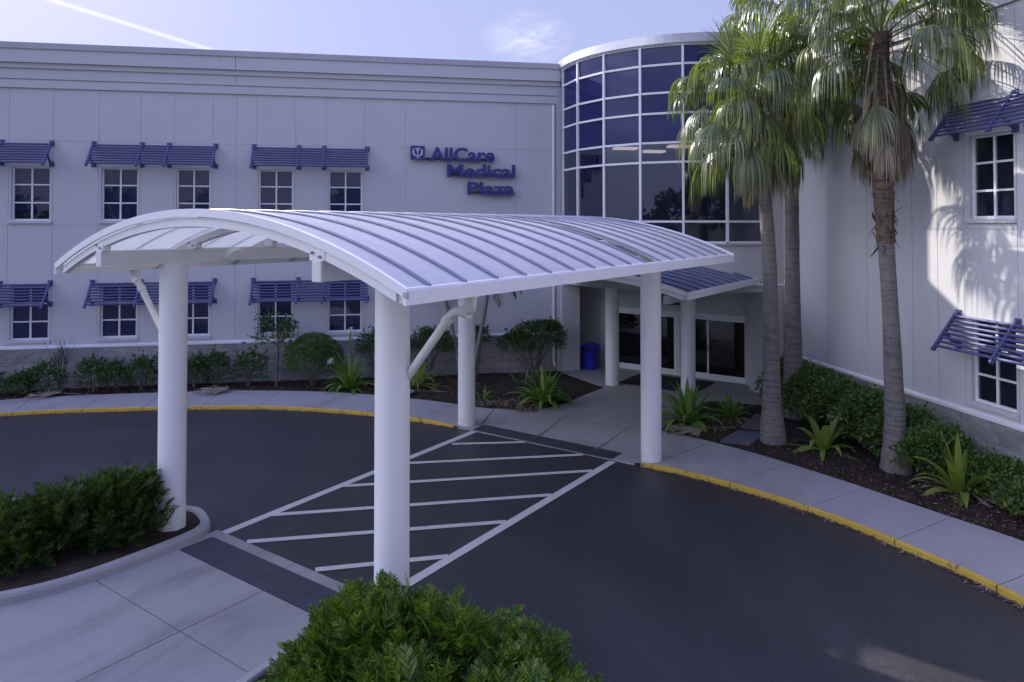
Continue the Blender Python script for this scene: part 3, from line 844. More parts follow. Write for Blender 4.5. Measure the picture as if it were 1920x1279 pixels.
OUT = smooth([(-14.6, -9), (-13.9, -5.2), (-12.7, -1.9), (-10.75, 1.25), (-8.9, 3.15), (-6.1, 5.45), (-4.08, 6.5), (-2.5, 7.05), (-1.4, 7.3), (-.1, 7.5), (1.2, 7.56), (3.2, 7.58), (5.04, 7.57), (6.2, 7.55), (7.4, 7.38), (8.5, 7.1), (9.34, 6.80), (10.06, 6.44), (10.93, 5.98), (11.7, 5.43), (13.2, 4.2), (15, 2.2), (16.5, -.5), (17.4, -4)])
INN = smooth([(-16.4, -9), (-15.6, -4.7), (-14.2, -1.0), (-12.35, 1.9), (-11.6, 2.95), (-9.55, 4.95), (-7.8, 6.5), (-5.75, 7.8), (-4.0, 8.5), (-2.3, 8.92), (-1.2, 9.08), (-.45, 9.2), (.3, 9.5), (1.2, 9.8), (2.6, 9.95), (4.0, 9.95), (4.9, 10.0), (5.97, 9.8), (7.07, 9.52), (8.5, 9.0), (9.2, 8.72), (9.98, 8.36), (10.83, 8.0), (11.72, 7.62), (13.4, 6.6), (15.6, 4.4), (17.6, 1.2), (19, -4)])
def sm(x, a, b): x = min(1, max(0, (x - a) / (b - a))); return x * x * (3 - 2 * x)
def pave_z(t, s):
    k = sm(t, -1.0, .35) * (1 - sm(t, 4.45, 5.6)) * (1 - sm(s, 8.2, 9.6))
    return .10 - .093 * k
def resample(P, m):
    L_ = [0]
    for a, b in zip(P[:-1], P[1:]): L_.append(L_[-1] + (b - a).length)
    out = []; j_ = 0
    for k in range(m):
        x = L_[-1] * k / (m - 1)
        while j_ < len(L_) - 2 and L_[j_ + 1] < x: j_ += 1
        f = (x - L_[j_]) / max(1e-9, L_[j_ + 1] - L_[j_]); out.append(P[j_].lerp(P[j_ + 1], f))
    return out
KW = .06                                                       # kerb top width
# kerb: built per station so it drops at the ramp
def ribbon(A, B, za, bm, rows=6):
    m = len(A); vs = []
    for a, b in zip(A, B):
        for r_ in range(rows + 1):
            p = a.lerp(b, r_ / rows); vs.append((p.x, p.y, za(p.x, p.y)))
    fs = [(i * (rows + 1) + r_, i * (rows + 1) + r_ + 1, (i + 1) * (rows + 1) + r_ + 1, (i + 1) * (rows + 1) + r_) for i in range(m - 1) for r_ in range(rows)]
    bm.add(vs, fs)
OUTr = resample(OUT, 360)
def offs(P, d_):
    out = []
    for i, p in enumerate(P):
        t = (P[min(i + 1, len(P) - 1)] - P[max(i - 1, 0)]).normalized(); out.append(p + Vector((-t.y, t.x)) * d_)
    return out
KIN = offs(OUTr, KW)
INNr = []
for p in KIN:                                                  # nearest inner-edge point keeps the slabs square
    INNr.append(min(INN, key=lambda q: (q - p).length))
INNr = [Vector(p) for p in INNr]
for _ in range(6): INNr = [INNr[0]] + [(INNr[i - 1] + INNr[i] * 2 + INNr[i + 1]) / 4 for i in range(1, len(INNr) - 1)] + [INNr[-1]]
# control joints cut the walk into slabs: gaps of 12 mm between slab groups
JT = []
acc = 0; L0 = 0
walk = MB(); start = 0
joints_at = []
dist = [0]
for a, b in zip(OUTr[:-1], OUTr[1:]): dist.append(dist[-1] + (b - a).length)
nj = 0
cells = []
for i in range(len(OUTr) - 1):
    if i == 0 or int(dist[i] / 1.62) != int(dist[i - 1] / 1.62): cells.append(i)
cells.append(len(OUTr) - 1)
for a, b in zip(cells[:-1], cells[1:]):
    A_ = KIN[a:b + 1]; B_ = INNr[a:b + 1]
    A_ = list(A_); B_ = list(B_)
    d1 = (A_[1] - A_[0]).normalized() * .008; d2 = (A_[-1] - A_[-2]).normalized() * .008
    A_[0] = A_[0] + d1; B_[0] = B_[0] + d1; A_[-1] = A_[-1] - d2; B_[-1] = B_[-1] - d2
    ribbon(A_, B_, pave_z, walk)
    # slab side faces give the joints depth
    for E_, s_ in ((0, 1), (-1, -1)):
        p, q = A_[E_], B_[E_]
        walk.quad((p.x, p.y, pave_z(p.x, p.y)), (q.x, q.y, pave_z(q.x, q.y)), (q.x, q.y, -.02), (p.x, p.y, -.02))
    for i in range(len(B_) - 1):
        p, q = B_[i], B_[i + 1]; walk.quad((p.x, p.y, pave_z(p.x, p.y)), (q.x, q.y, pave_z(q.x, q.y)), (q.x, q.y, -.02), (p.x, p.y, -.02))
side = at_c(struct(walk.build('sidewalk', 'concrete')))
bm = MB(); ribbon(KIN, INNr, lambda x, y: max(-.01, pave_z(x, y) - .03), bm, 6); bm.build('joint_filler', 'soil_dark', side)
kerb = MB()
KY_ = MB()
for bmk, cond in ((KY_, True), (kerb, False)):
    idx = [i for i, p in enumerate(OUTr)]
    run_ = []
    def flush(run_):
        if len(run_) < 2: return
        vs = []; n_ = 5
        for q_, i in enumerate(run_):
            o_, k_ = OUTr[i], KIN[i]
            if q_ in (0, len(run_) - 1):
                j_ = run_[1] if q_ == 0 else run_[-2]; g_ = (OUTr[j_] - OUTr[i]).normalized() * .009; o_ = o_ + g_; k_ = k_ + g_
            z = pave_z(o_.x, o_.y) + .004; e = o_.lerp(k_, .16); e0 = o_ + (o_ - k_) * .06
            vs += [(e0.x, e0.y, -.02), (o_.x, o_.y, z * .82), (e.x, e.y, z), (k_.x, k_.y, z), (k_.x, k_.y, -.02)]
        fs = [(a * n_ + k, (a + 1) * n_ + k, (a + 1) * n_ + k + 1, a * n_ + k + 1) for a in range(len(run_) - 1) for k in range(n_ - 1)]
        fs += [(0, 1, 2, 3, 4), tuple((len(run_) - 1) * n_ + k for k in range(4, -1, -1))]
        bmk.add(vs, fs)
    for i in idx:
        t = OUTr[i].x; isy = not (-.1 < t < 4.95)
        if isy == cond and not (i in cells and run_):
            run_.append(i)
        else:
            if isy == cond: run_.append(i)
            flush(run_); run_ = [i] if isy == cond else []
    flush(run_)
at_c(struct(KY_.build('kerb', 'kerb_yellow'))); 
at_c(struct(kerb.build('ramp_kerb', 'concrete')))
# planting bed: from the walk to the walls
bed = MB()
FAR = []
for i, p in enumerate(INNr):
    q = INNr[i] - KIN[i]; q = q.normalized() if q.length > 1e-6 else Vector((0, 1))
    FAR.append(p)
nb = len(INNr)
vs = []; rows = 26
Kc = MCi @ Vector((KX, KY, 0))
for i in range(0, nb, 2):
    p = INNr[i]
    b = MBi @ cw(p.x, p.y)
    # walk towards the inner corner until a wall is reached
    tgt = Vector((b.x, 1)) if p.x < 2.6 else Vector((1, b.y))
    if 1.6 < p.x < 4.2: tgt = MBi @ cw(2.6, 20.5)
    f = 1.0
    for k in range(400):
        x = b.x + (tgt.x - b.x) * k / 400; y = b.y + (tgt.y - b.y) * k / 400
        if y > .25 or x > .25: f = k / 400; break
    e = MCi @ bw(b.x + (tgt.x - b.x) * f, b.y + (tgt.y - b.y) * f)
    for r_ in range(rows + 1):
        g = r_ / rows; q = Vector((p.x + (e.x - p.x) * g, p.y + (e.y - p.y) * g))
        mound = .0 if r_ < 1 else .03 * math.sin(PI * min(1, g * 1.1)) + random.uniform(-.012, .012)
        if r_ == 0: q = p + (KIN[i] - p).normalized() * .1
        vs.append((q.x, q.y, .066 + mound))
m = len(range(0, nb, 2)); r1 = rows + 1
bed.add(vs, [(i * r1 + r_, i * r1 + r_ + 1, (i + 1) * r1 + r_ + 1, (i + 1) * r1 + r_) for i in range(m - 1) for r_ in range(rows)], True)
at_c(struct(bed.build('planting_bed', 'mulch')))
# entrance path and porch floor: two slabs, one after the other
def slab(bm, pts, z, base=-.02):
    n_ = len(pts); bm.add([(*p, z) for p in pts] + [(*p, base) for p in pts], [tuple(range(n_))] + [(k, n_ + k, n_ + (k + 1) % n_, (k + 1) % n_) for k in range(n_)])
bm = MB()
ptop = [(.62, 9.66), (2.50, 9.86), (2.50, 11.6), (1.15, 11.6), (1.16, 10.6)]
slab(bm, [(.9, 9.70), (2.492, 9.955), (2.492, 11.74), (1.15, 11.74), (1.2, 10.9), (1.1, 10.35)], .1085)
slab(bm, [(2.508, 9.955), (4.35, 9.93), (4.35, 11.74), (2.508, 11.74)], .1085)
slab(bm, [(1.15, 11.756), (2.492, 11.756), (2.492, 13.30), (1.17, 13.30)], .1085)
slab(bm, [(2.508, 11.756), (4.35, 11.756), (4.35, 13.30), (2.508, 13.30)], .1085)
path = at_c(struct(bm.build('entrance_path', 'concrete')))
bm = MB(); slab(bm, [(-1.30, 14.62), (-.75, 14.35), (-.29, 14.07), (.4, 13.7), (1.17, 13.312), (4.35, 13.312), (4.6, 13.62), (5.4, 13.9), (6.0, 13.95), (6.3, 15), (6.3, 16.4), (-1.5, 16.4)], .11)
at_c(struct(bm.build('porch_floor', 'concrete')))
# crossing: tactile strip, lines
def strip(bm, a, b, w, z, t0=None, t1=None):
    a = Vector(a); b = Vector(b); d_ = (b - a).normalized(); nrm = Vector((-d_.y, d_.x)) * w / 2
    bm.quad((*(a - nrm), z), (*(b - nrm), z), (*(b + nrm), z), (*(a + nrm), z))
bm = MB()
for z_, (a, b) in enumerate((((.72, .50), (.545, 7.52)), ((4.42, .55), (4.41, 7.52)))): strip(bm, a, b, .17, .006)
for a, b in (((.75, 6.43), (2.07, 7.53)), ((.70, 4.72), (3.66, 7.53)), ((.74, 3.14), (4.34, 6.74)), ((.76, 1.44), (4.34, 5.11)), ((1.33, .53), (4.34, 3.61)), ((3.0, .56), (4.35, 2.04))): strip(bm, a, b, .135, .010)
lm = bm.mesh('crossing_lines'); lo = obj('crossing_lines', lm, 'line_paint', drive)
lo.matrix_world = MC_
bm = MB()
for k in range(4):
    a = .42 + k * .98; bm.box(a + .003, a + .977, 7.60, 8.13, .0, .0165)
at_c(struct(bm.build('tactile_strip', 'tactile_paving')))
bm = MB()
for k in range(4):
    a = .74 + k * .92; bm.box(a + .003, a + .917, -.275, .29, .0, .030)
at_c(struct(bm.build('tactile_strip', 'tactile_paving')))
# concrete pad between the islands, four slabs with open joints
bm = MB()
for a, b, c, d_ in ((.3, 2.90, -1.5, -.285), (2.915, 4.9, -1.5, -.285), (-1.5, 2.90, -8, -1.515), (2.915, 7, -8, -1.515), (.55, 2.59, .295, .50), (2.605, 4.55, .295, .50)):
    bm.box(a, b, c, d_, -.05, .022)
bm.box(.55, .735, -.285, .295, -.05, .021); bm.box(4.425, 4.6, -.285, .295, -.05, .021)
at_c(struct(bm.build('concrete_pad', 'concrete_pad')))
# the two islands
def arc_pts(a0, a1, n_=16): return [(2.5 + 9.35 * math.cos(R(a0 + (a1 - a0) * k / n_)), -8.2 + 9.35 * math.sin(R(a0 + (a1 - a0) * k / n_))) for k in range(n_ + 1)]
IB = [(-2.6, -6.4), (-1.4, -4.9), (-.3, -3.5), (.25, -2.75), (.56, -2.1), (.68, -1.4), (.69, -.6), (.66, -.05), (.58, .25), (.42, .45), (.15, .6), (-.36, .70), (-1.0, .42)] + arc_pts(114, 172, 18)
IB = [Vector((p[0], p[1])) for p in IB]
IA = [Vector((5.14 - p.x, p.y)) for p in IB][::-1]
IBs = smooth(IB, 4); IAs = smooth(IA, 4)
for nm, P in (('kerb', IBs), ('kerb', IAs)):
    bm = MB()
    bm.sweep(P, [(0, -.03), (.012, .11), (.04, .15), (.15, .155), (.165, .13), (.165, -.03)], False)
    at_c(struct(bm.build('island_kerb', 'concrete_kerb')))
    bm = MB(); inn = offs(P, .14); cx = sum(p.x for p in inn) / len(inn); cy = sum(p.y for p in inn) / len(inn)
    vs = []; rr = 10
    for p in inn:
        for r_ in range(rr + 1):
            g = r_ / rr; vs.append((p.x + (cx - p.x) * g, p.y + (cy - p.y) * g, .10 + (random.uniform(.0, .03) if r_ else 0)))
    bm.add(vs, [(i * (rr + 1) + r_, (i + 1) % len(inn) * (rr + 1) + r_, (i + 1) % len(inn) * (rr + 1) + r_ + 1, i * (rr + 1) + r_ + 1) for i in range(len(inn)) for r_ in range(rr)], True)
    at_c(struct(bm.build('island_bed', 'mulch')))

# ================================================================== PLANTS
def unit(v): return v / np.maximum(1e-9, np.linalg.norm(v, axis=-1, keepdims=True))
def strips(paths, widths, sides):
    """paths (n,m,3), widths (n,m), sides (n,m,3) -> quad strips"""
    n_, m_ = widths.shape
    L_ = paths + sides * widths[..., None] * .5; R_ = paths - sides * widths[..., None] * .5
    V = np.stack([L_, R_], axis=2).reshape(n_ * m_ * 2, 3)
    i = np.arange(n_)[:, None] * m_ * 2 + np.arange(m_ - 1)[None] * 2
    F = np.stack([i, i + 1, i + 3, i + 2], axis=-1).reshape(-1, 4)
    return V, F
class Pile:
    def __init__(self): self.V = []; self.F = []; self.n = 0
    def add(self, V, F): self.V.append(V); self.F.append(F + self.n); self.n += len(V)
    def mesh(self, name, smooth=False): return np_mesh(name, np.concatenate(self.V), np.concatenate(self.F), smooth)

def fan_frond(pile, base, az, el, petiole, blade, droop, nb=30, spread=105, fold=.25, hang=.0, roll=0, width=1.0, pet=None):
    """palmate leaf: petiole from base, then blades radiating and hanging under gravity"""
    d0 = np.array([math.cos(az) * math.cos(el), math.sin(az) * math.cos(el), math.sin(el)])
    # petiole bends down a little
    m_ = 6; P = [np.array(base, float)]; d_ = d0.copy()
    for k in range(m_):
        d_ = d_ + np.array([0, 0, -.09 * droop]); d_ /= np.linalg.norm(d_); P.append(P[-1] + d_ * petiole / m_)
    P = np.array(P); side = np.cross(d_, [0, 0, 1.0]); 
    if np.linalg.norm(side) < .1: side = np.array([-math.sin(az), math.cos(az), 0])
    side /= np.linalg.norm(side); up = np.cross(side, d_)
    if roll: side, up = side * math.cos(roll) + up * math.sin(roll), up * math.cos(roll) - side * math.sin(roll)
    wp = np.linspace(.055, .028, m_ + 1)[None]
    V, F = strips(P[None], wp, np.repeat(side[None, None], m_ + 1, 1)); (pet or pile).add(V, F)
    hub = P[-1]
    a = np.radians(np.linspace(-spread, spread, nb) + rng.normal(0, 1.5, nb))
    L_ = blade * (1 - .28 * (np.abs(a) / np.radians(spread)) ** 2) * rng.uniform(.88, 1.08, nb)
    dirs = np.cos(a)[:, None] * d_ + np.sin(a)[:, None] * side + fold * np.abs(np.sin(a))[:, None] * -up * .6
    dirs = unit(dirs)
    m_ = 9; s = np.linspace(0, 1, m_); path = np.zeros((nb, m_, 3)); path[:, 0] = hub
    cur = dirs.copy(); sides = np.zeros((nb, m_, 3))
    g = np.array([0, 0, -1.0]); ks = droop * rng.uniform(.8, 1.25, nb)
    for k in range(m_):
        sd = np.cross(cur, up); sides[:, k] = unit(sd)
        if k == m_ - 1: break
        wgt = np.clip((s[k] - .18) / .42, 0, 1) * 1.0 * ks + .05 * ks + hang
        cur = unit(cur + wgt[:, None] * g)
        path[:, k + 1] = path[:, k] + cur * (L_ / (m_ - 1))[:, None]
    prof = np.interp(s, [0, .42, .7, 1], [.03, 1, .62, .06])
    wmax = 2 * np.radians(spread) / nb * .42 * L_ * .95 * width
    V, F = strips(path, wmax[:, None] * prof[None], sides); pile.add(V, F)

def palm(label, base, heart, pts, radii, n_live, blade, petiole, skirt, skirt_n, seed, husk_z, span=110, gap=None):
    global rng; rng = np.random.default_rng(seed); rd = random.Random(seed)
    root = thing('palm_tree', label, 'palm tree', Matrix.Translation(base), 'tall fan palms by the entrance')
    B_ = Vector(base); H_ = np.array(heart) - np.array(base)
    P = smooth([Vector(p) - B_ for p in pts], 7); n_ = len(P)
    rr = [float(np.interp(i / (n_ - 1), np.linspace(0, 1, len(radii)), radii)) * (1 + rd.uniform(-.03, .03)) for i in range(n_)]
    bm = MB(); bm.tube(P, rr, 20); bm.build('trunk', 'palm_bark', root)
    # fibrous upper trunk with leaf bases
    hb = MB(); hp = [p for p in P if p.z > husk_z - base[2]]
    if len(hp) > 2:
        i0 = n_ - len(hp)
        hb.tube(hp, [rr[i0 + k] * (1.02 + min(1, k / 3) * .2 + rd.uniform(-.05, .16)) for k in range(len(hp))], 16)
        for k in range(150):
            p = hp[rd.randrange(len(hp) - 1)]; a = rd.uniform(0, 2 * PI); r0 = rr[-1] * 1.2
            u = Vector((math.cos(a), math.sin(a), 0)); q = p + u * r0 * .9 + Vector((0, 0, rd.uniform(-.1, .1))); L_ = rd.uniform(.12, .3)
            t_ = Vector((-u.y, u.x, 0)) * rd.uniform(.03, .06)
            tip = q + u * L_ * rd.uniform(.25, .7) + Vector((0, 0, L_ * rd.choice((-.8, .6, .9))))
            hb.add([q - t_, q + t_, tip + t_ * .4, tip - t_ * .4], [(0, 1, 2, 3)])
        hb.build('husk', 'husk_bark', root)
    live = Pile(); pet = Pile()
    for k in range(n_live):
        f = (k + .5) / n_live
        el = R(84 - span * f ** .85) + rd.uniform(-.12, .12); az = k * 2.39996 + rd.uniform(-.25, .25)
        young = f < .12
        if gap is not None and f > .45 and math.cos(az - gap) > .86: continue
        bp_ = H_ + np.array([math.cos(az), math.sin(az), 0]) * .14 + np.array([0, 0, .25 - .75 * f])
        fan_frond(live, bp_, az, el, petiole * rd.uniform(.8, 1.15) * (.6 + .5 * min(1, f * 3)), blade * rd.uniform(.85, 1.1), (.10 if young else rd.uniform(1.0, 1.7)), 34, 84, .3, 0, rd.uniform(-.3, .3), pet=pet)
    # green leaves folded down against the trunk
    z0, z1, r_s = skirt
    for k in range(skirt_n[0]):
        az = k * 2.39996 + rd.uniform(-.3, .3) + .6; hub = z1 - base[2] + rd.uniform(-.1, .35); L_ = min(1.6, max(.5, (H_[2] - .35 - hub)))
        bp_ = np.array([H_[0] + math.cos(az) * .17, H_[1] + math.sin(az) * .17, hub + L_ * .95])
        fan_frond(live, bp_, az, R(rd.uniform(-68, -60)), L_, blade * .9, .55, 28, 62, .45, .03, rd.uniform(-.4, .4), 1.15, pet=pet)
    live_o = obj('crown', live.mesh('crown'), 'palm_leaf', root)
    obj('leaf_stalks', pet.mesh('leaf_stalks'), 'stalk_green', live_o)
    dead = Pile()
    for k in range(skirt_n[1]):
        az = k * 2.39996 + rd.uniform(-.3, .3); f = (k % 13) / 12
        hub = z0 + .85 + (z1 - z0 - .75) * f - base[2]; L_ = min(1.5 if k % 6 == 0 else .7, max(.35, (H_[2] - .35 - hub) * rd.uniform(.8, 1.0)))
        zc = hub + L_ * .97
        c0 = np.array([np.interp(zc, [p.z for p in P], [p.x for p in P]), np.interp(zc, [p.z for p in P], [p.y for p in P])])
        bp_ = np.array([c0[0] + math.cos(az) * .18, c0[1] + math.sin(az) * .18, zc])
        fan_frond(dead, bp_, az, R(rd.uniform(-80, -60) if k % 6 else -80), L_, rd.uniform(.7, .98), .6, 22, 42, .5, .06, rd.uniform(-.6, .6), 1.25)
    for k in range(9):       # brown stalks left hanging
        az = rd.uniform(0, 2 * PI); zz = H_[2] - .1
        fan_frond(dead, np.array([H_[0] + math.cos(az) * .2, H_[1] + math.sin(az) * .2, zz]), az, R(rd.uniform(-80, -66)), 1.25, .7, 1.2, 12, 30, .6, .3)
    obj('dead_fronds', dead.mesh('dead_fronds'), 'palm_dead', root)
    return root
palm('front left fan palm of three, shortest trunk, beside grey slabs', (6.14, 16.75, .07), (5.63, 16.64, 8.2),
     [(6.14, 16.75, .05), (6.11, 16.75, 1.2), (6.09, 16.7, 3.4), (5.98, 16.66, 5.45), (5.80, 16.64, 7.2), (5.64, 16.64, 8.3)], [.31, .21, .165, .155, .15, .145], 52, 1.25, 1.1, (5.55, 7.0, .7), (7, 36), 3, 6.9, 108)
palm('rear fan palm of three with the tallest trunk, beside the white pier', (7.50, 18.95, .07), (7.40, 18.86, 10.5),
     [(7.50, 18.95, .0), (7.49, 18.94, 1.3), (7.48, 18.92, 3.5), (7.47, 18.9, 5.3), (7.45, 18.88, 8.0), (7.40, 18.86, 10.6)], [.34, .24, .19, .18, .17, .16], 56, 1.4, 1.25, (6.9, 9.6, .75), (8, 44), 5, 8.2, 112)
palm('right fan palm of three with wide spread crown and grey dead skirt', (7.99, 14.82, .07), (7.67, 14.72, 9.15),
     [(7.99, 14.82, .05), (7.96, 14.8, 1.1), (7.87, 14.75, 3.2), (7.74, 14.72, 5.45), (7.70, 14.72, 7.5), (7.67, 14.72, 9.2)], [.325, .205, .158, .155, .16, .15], 58, 1.25, 1.3, (5.95, 7.35, .8), (5, 42), 9, 4.55, 92, -2.05)

def strap_plant(label, base, n_, L_, wd, mat, seed, el=(20, 80), droop=1.0, flowers=None, group='broad strap leaved bed plants', cat='plant'):
    g = np.random.default_rng(seed); rd = random.Random(seed)
    pile = Pile(); m_ = 11; s = np.linspace(0, 1, m_)
    az = np.arange(n_) * 2.39996 + g.uniform(-.3, .3, n_); e = np.radians(np.interp(np.arange(n_) / n_, [0, 1], [el[1], el[0]]) + g.normal(0, 6, n_))
    Ls = L_ * g.uniform(.7, 1.1, n_)
    cur = np.stack([np.cos(az) * np.cos(e), np.sin(az) * np.cos(e), np.sin(e)], -1)
    path = np.zeros((n_, m_, 3)); path[:, 0] = np.stack([np.cos(az) * .06, np.sin(az) * .06, np.full(n_, .02)], -1)
    sd = np.stack([-np.sin(az), np.cos(az), g.uniform(-.25, .25, n_)], -1); sd = unit(sd)
    dr = droop * g.uniform(.6, 1.4, n_)
    sides = np.zeros((n_, m_, 3))
    for k in range(m_):
        sides[:, k] = sd
        if k == m_ - 1: break
        cur = unit(cur + (dr * (.04 + .30 * s[k]))[:, None] * np.array([0, 0, -1.0]))
        path[:, k + 1] = path[:, k] + cur * (Ls / (m_ - 1))[:, None]
    path[..., 2] = np.maximum(path[..., 2], .02)
    prof = np.interp(s, [0, .15, .45, .75, 1], [.55, .8, 1, .7, .03])
    w_ = wd * g.uniform(.75, 1.15, n_)[:, None] * prof[None]
    # two half strips make a keel down each leaf
    nrm = np.cross(sides, np.gradient(path, axis=1)); nrm = unit(nrm); nrm[nrm[..., 2] < 0] *= -1
    keel = path - nrm * w_[..., None] * .16
    Lp = path + sides * w_[..., None] * .5; Rp = path - sides * w_[..., None] * .5
    V = np.stack([Lp, keel, Rp], 2).reshape(-1, 3)
    i = (np.arange(n_)[:, None] * m_ * 3 + np.arange(m_ - 1)[None] * 3)
    F = np.concatenate([np.stack([i, i + 1, i + 4, i + 3], -1).reshape(-1, 4), np.stack([i + 1, i + 2, i + 5, i + 4], -1).reshape(-1, 4)])
    pile.add(V, F); me = pile.mesh('leaves', True)
    if not flowers:
        o = obj('strap_leaf_plant', me, mat, None, base); o.rotation_euler = (0, 0, rd.uniform(0, 6)); return tag(o, label, cat, group)
    root = thing('strap_leaf_plant', label, cat, Matrix.Translation(base), group); obj('leaves', me, mat, root)
    for fx, fy, fz in flowers:
        st = MB(); st.tube([(0, 0, .1), (fx * .5, fy * .5, fz * .6), (fx, fy, fz)], .014, 6); so = st.build('flower_stalk', 'crinum_leaf', root)
        pp = Pile(); k = 46; a = g.uniform(0, 2 * PI, k); e2 = g.uniform(-.6, 1.4, k)
        d_ = np.stack([np.cos(a) * np.cos(e2), np.sin(a) * np.cos(e2), np.sin(e2)], -1)
        P = np.zeros((k, 4, 3)); P[:, 0] = (fx, fy, fz)
        for q in range(1, 4): P[:, q] = P[:, q - 1] + d_ * .05 + np.array([0, 0, -.012 * q])
        sdd = unit(np.cross(d_, np.array([.3, .2, 1]))); V, F = strips(P, np.array([[.006, .02, .022, .003]] * k), np.repeat(sdd[:, None], 4, 1)); pp.add(V, F)
        obj('flower_head', pp.mesh('flower_head'), 'petal', so)
    return root
strap_plant('strap leaved plant with white flower clusters, beside the round clipped bush', (-5.06, 22.1, .08), 56, 1.2, .125, 'crinum_leaf', 21, (10, 88), .8, [(.05, -.05, 1.85), (-.5, -.25, .95)])
strap_plant('strap leaved plant half hidden behind the nearest canopy column', (-3.0, 22.4, .08), 30, 1.15, .12, 'crinum_pale', 22, (5, 75), 1.0)
strap_plant('dense strap leaved plant between two canopy columns at the path corner', (.92, 20.25, .08), 60, 1.1, .16, 'crinum_leaf', 23, (25, 90), 1.0)
strap_plant('big spreading strap leaved plant right of the entrance column', (4.50, 18.25, .08), 44, 1.25, .165, 'crinum_leaf', 24, (0, 88), 1.0)
strap_plant('small strap leaved plant with dry leaves left of the grey slabs', (5.75, 18.7, .08), 32, .8, .12, 'crinum_leaf', 25, (5, 80), .9)
strap_plant('floppy pale green plant between two palm trunks at the walk edge', (7.05, 16.15, .08), 17, 1.05, .17, 'crinum_pale', 26, (0, 84), 1.0)
strap_plant('pale strap leaved plant in dead fronds at the right edge by the hedge', (8.48, 13.5, .08), 30, 1.15, .17, 'crinum_pale', 27, (15, 88), .85)
strap_plant('tiny weedy strap plant in the mulch beside the rear left column', (-.85, 20.7, .08), 10, .55, .05, 'crinum_leaf', 28, (5, 80), .8)
strap_plant('grey green spiky plant under the big dark shrub by the wall', (.35, 22.0, .08), 22, .95, .05, 'grey_blade', 29, (25, 75), .25)

# leafy shrubs --------------------------------------------------------------
def leaf_pile(pos, nrm, size, g, wfac=.5, bend=.25):
    n_ = len(pos); s_ = size * g.uniform(.65, 1.3, n_)
    d_ = unit(nrm + g.normal(0, .75, (n_, 3))); sd = unit(np.cross(d_, g.normal(0, 1, (n_, 3)))); up = np.cross(sd, d_)
    P = np.zeros((n_, 3, 3)); P[:, 0] = pos; P[:, 1] = pos + d_ * s_[:, None] * .5 + up * s_[:, None] * bend * .2; P[:, 2] = pos + d_ * s_[:, None] - up * s_[:, None] * bend * .4
    W_ = np.stack([s_ * .12, s_ * wfac, s_ * .06], -1)
    return strips(P, W_, np.repeat(sd[:, None], 3, 1))
def blob_points(blobs, n_, g, lo=.72, clump=.16, freq=5.0):
    """points spread through the outer shell of a union of ellipsoids, with lumps and gaps"""
    out = []; nn = []
    vol = np.array([b[3] * b[4] * b[5] for b in blobs]) ** .67; vol /= vol.sum()
    ph = g.uniform(0, 6, (6, 3)); fr = g.normal(0, freq, (6, 3))
    for b, v in zip(blobs, vol):
        k = int(n_ * v * 2.2); d_ = unit(g.normal(0, 1, (k, 3))); d_[:, 2] = np.where(d_[:, 2] < -.55, -d_[:, 2], d_[:, 2])
        c = np.array(b[:3]); r_ = np.array(b[3:6])
        lump = sum(np.sin((d_ * r_) @ fr[q] + ph[q, 0]) for q in range(6)) / 6
        rad = g.uniform(lo, 1.0, k) ** .6 * (1 + clump * 1.7 * lump)
        keep = g.uniform(0, 1, k) < np.clip(.62 + .75 * lump, .12, 1)
        p = c + d_ * r_ * rad[:, None]; nr = unit(d_ / r_)
        out.append(p[keep]); nn.append(nr[keep])
    P = np.concatenate(out); Nn_ = np.concatenate(nn); return P[:n_ * 2], Nn_[:n_ * 2]
def shrub(name, label, base, blobs, n_, size, mat, seed, stems=5, group=None, cat='shrub', stem_h=None, wfac=.55, lo=.6, clump=.16, sprigs=10):
    g = np.random.default_rng(seed); rd = random.Random(seed)
    root = thing(name, label, cat, Matrix.Translation(base), group)
    P, Q = blob_points(blobs, n_, g, lo, clump)
    ok = P[:, 2] > .03; P, Q = P[ok], Q[ok]
    Q[:, 2] += .35
    pile = Pile(); pile.add(*leaf_pile(P, Q, size, g, wfac))
    # sprigs that stick out of the outline
    for k in range(sprigs):
        b = rd.choice(blobs); d_ = unit(g.normal(0, 1, (1, 3)))[0]; d_[2] = abs(d_[2]) + .3; d_ /= np.linalg.norm(d_)
        p0 = np.array(b[:3]) + d_ * np.array(b[3:6]) * .9; L_ = rd.uniform(.10, .28) * max(.6, size / .08)
        ts = g.uniform(0, 1, 14); pos = p0 + d_ * (ts * L_)[:, None] + g.normal(0, .012, (14, 3))
        pile.add(*leaf_pile(pos, np.repeat(d_[None], 14, 0), size * .9, g, wfac))
    obj('foliage', pile.mesh('foliage'), mat, root)
    bm = MB()
    for k in range(stems):
        b = blobs[k % len(blobs)]; a = rd.uniform(0, 2 * PI); q = rd.uniform(.2, .75)
        x1, y1 = b[0] + math.cos(a) * b[3] * q, b[1] + math.sin(a) * b[4] * q; z1 = b[2] + b[5] * rd.uniform(-.2, .4)
        x0, y0 = rd.uniform(-.08, .08), rd.uniform(-.08, .08)
        bm.tube([(x0, y0, -.05), (x0 + (x1 - x0) * .35 + rd.uniform(-.05, .05), y0 + (y1 - y0) * .35, z1 * .45), (x1, y1, z1)], [.022, .016, .006], 6)
    bm.build('stems', 'twig_bark', root)
    return root
def wb(x, y, z=.07): v = bw(x, y, z); return (v.x, v.y, v.z)
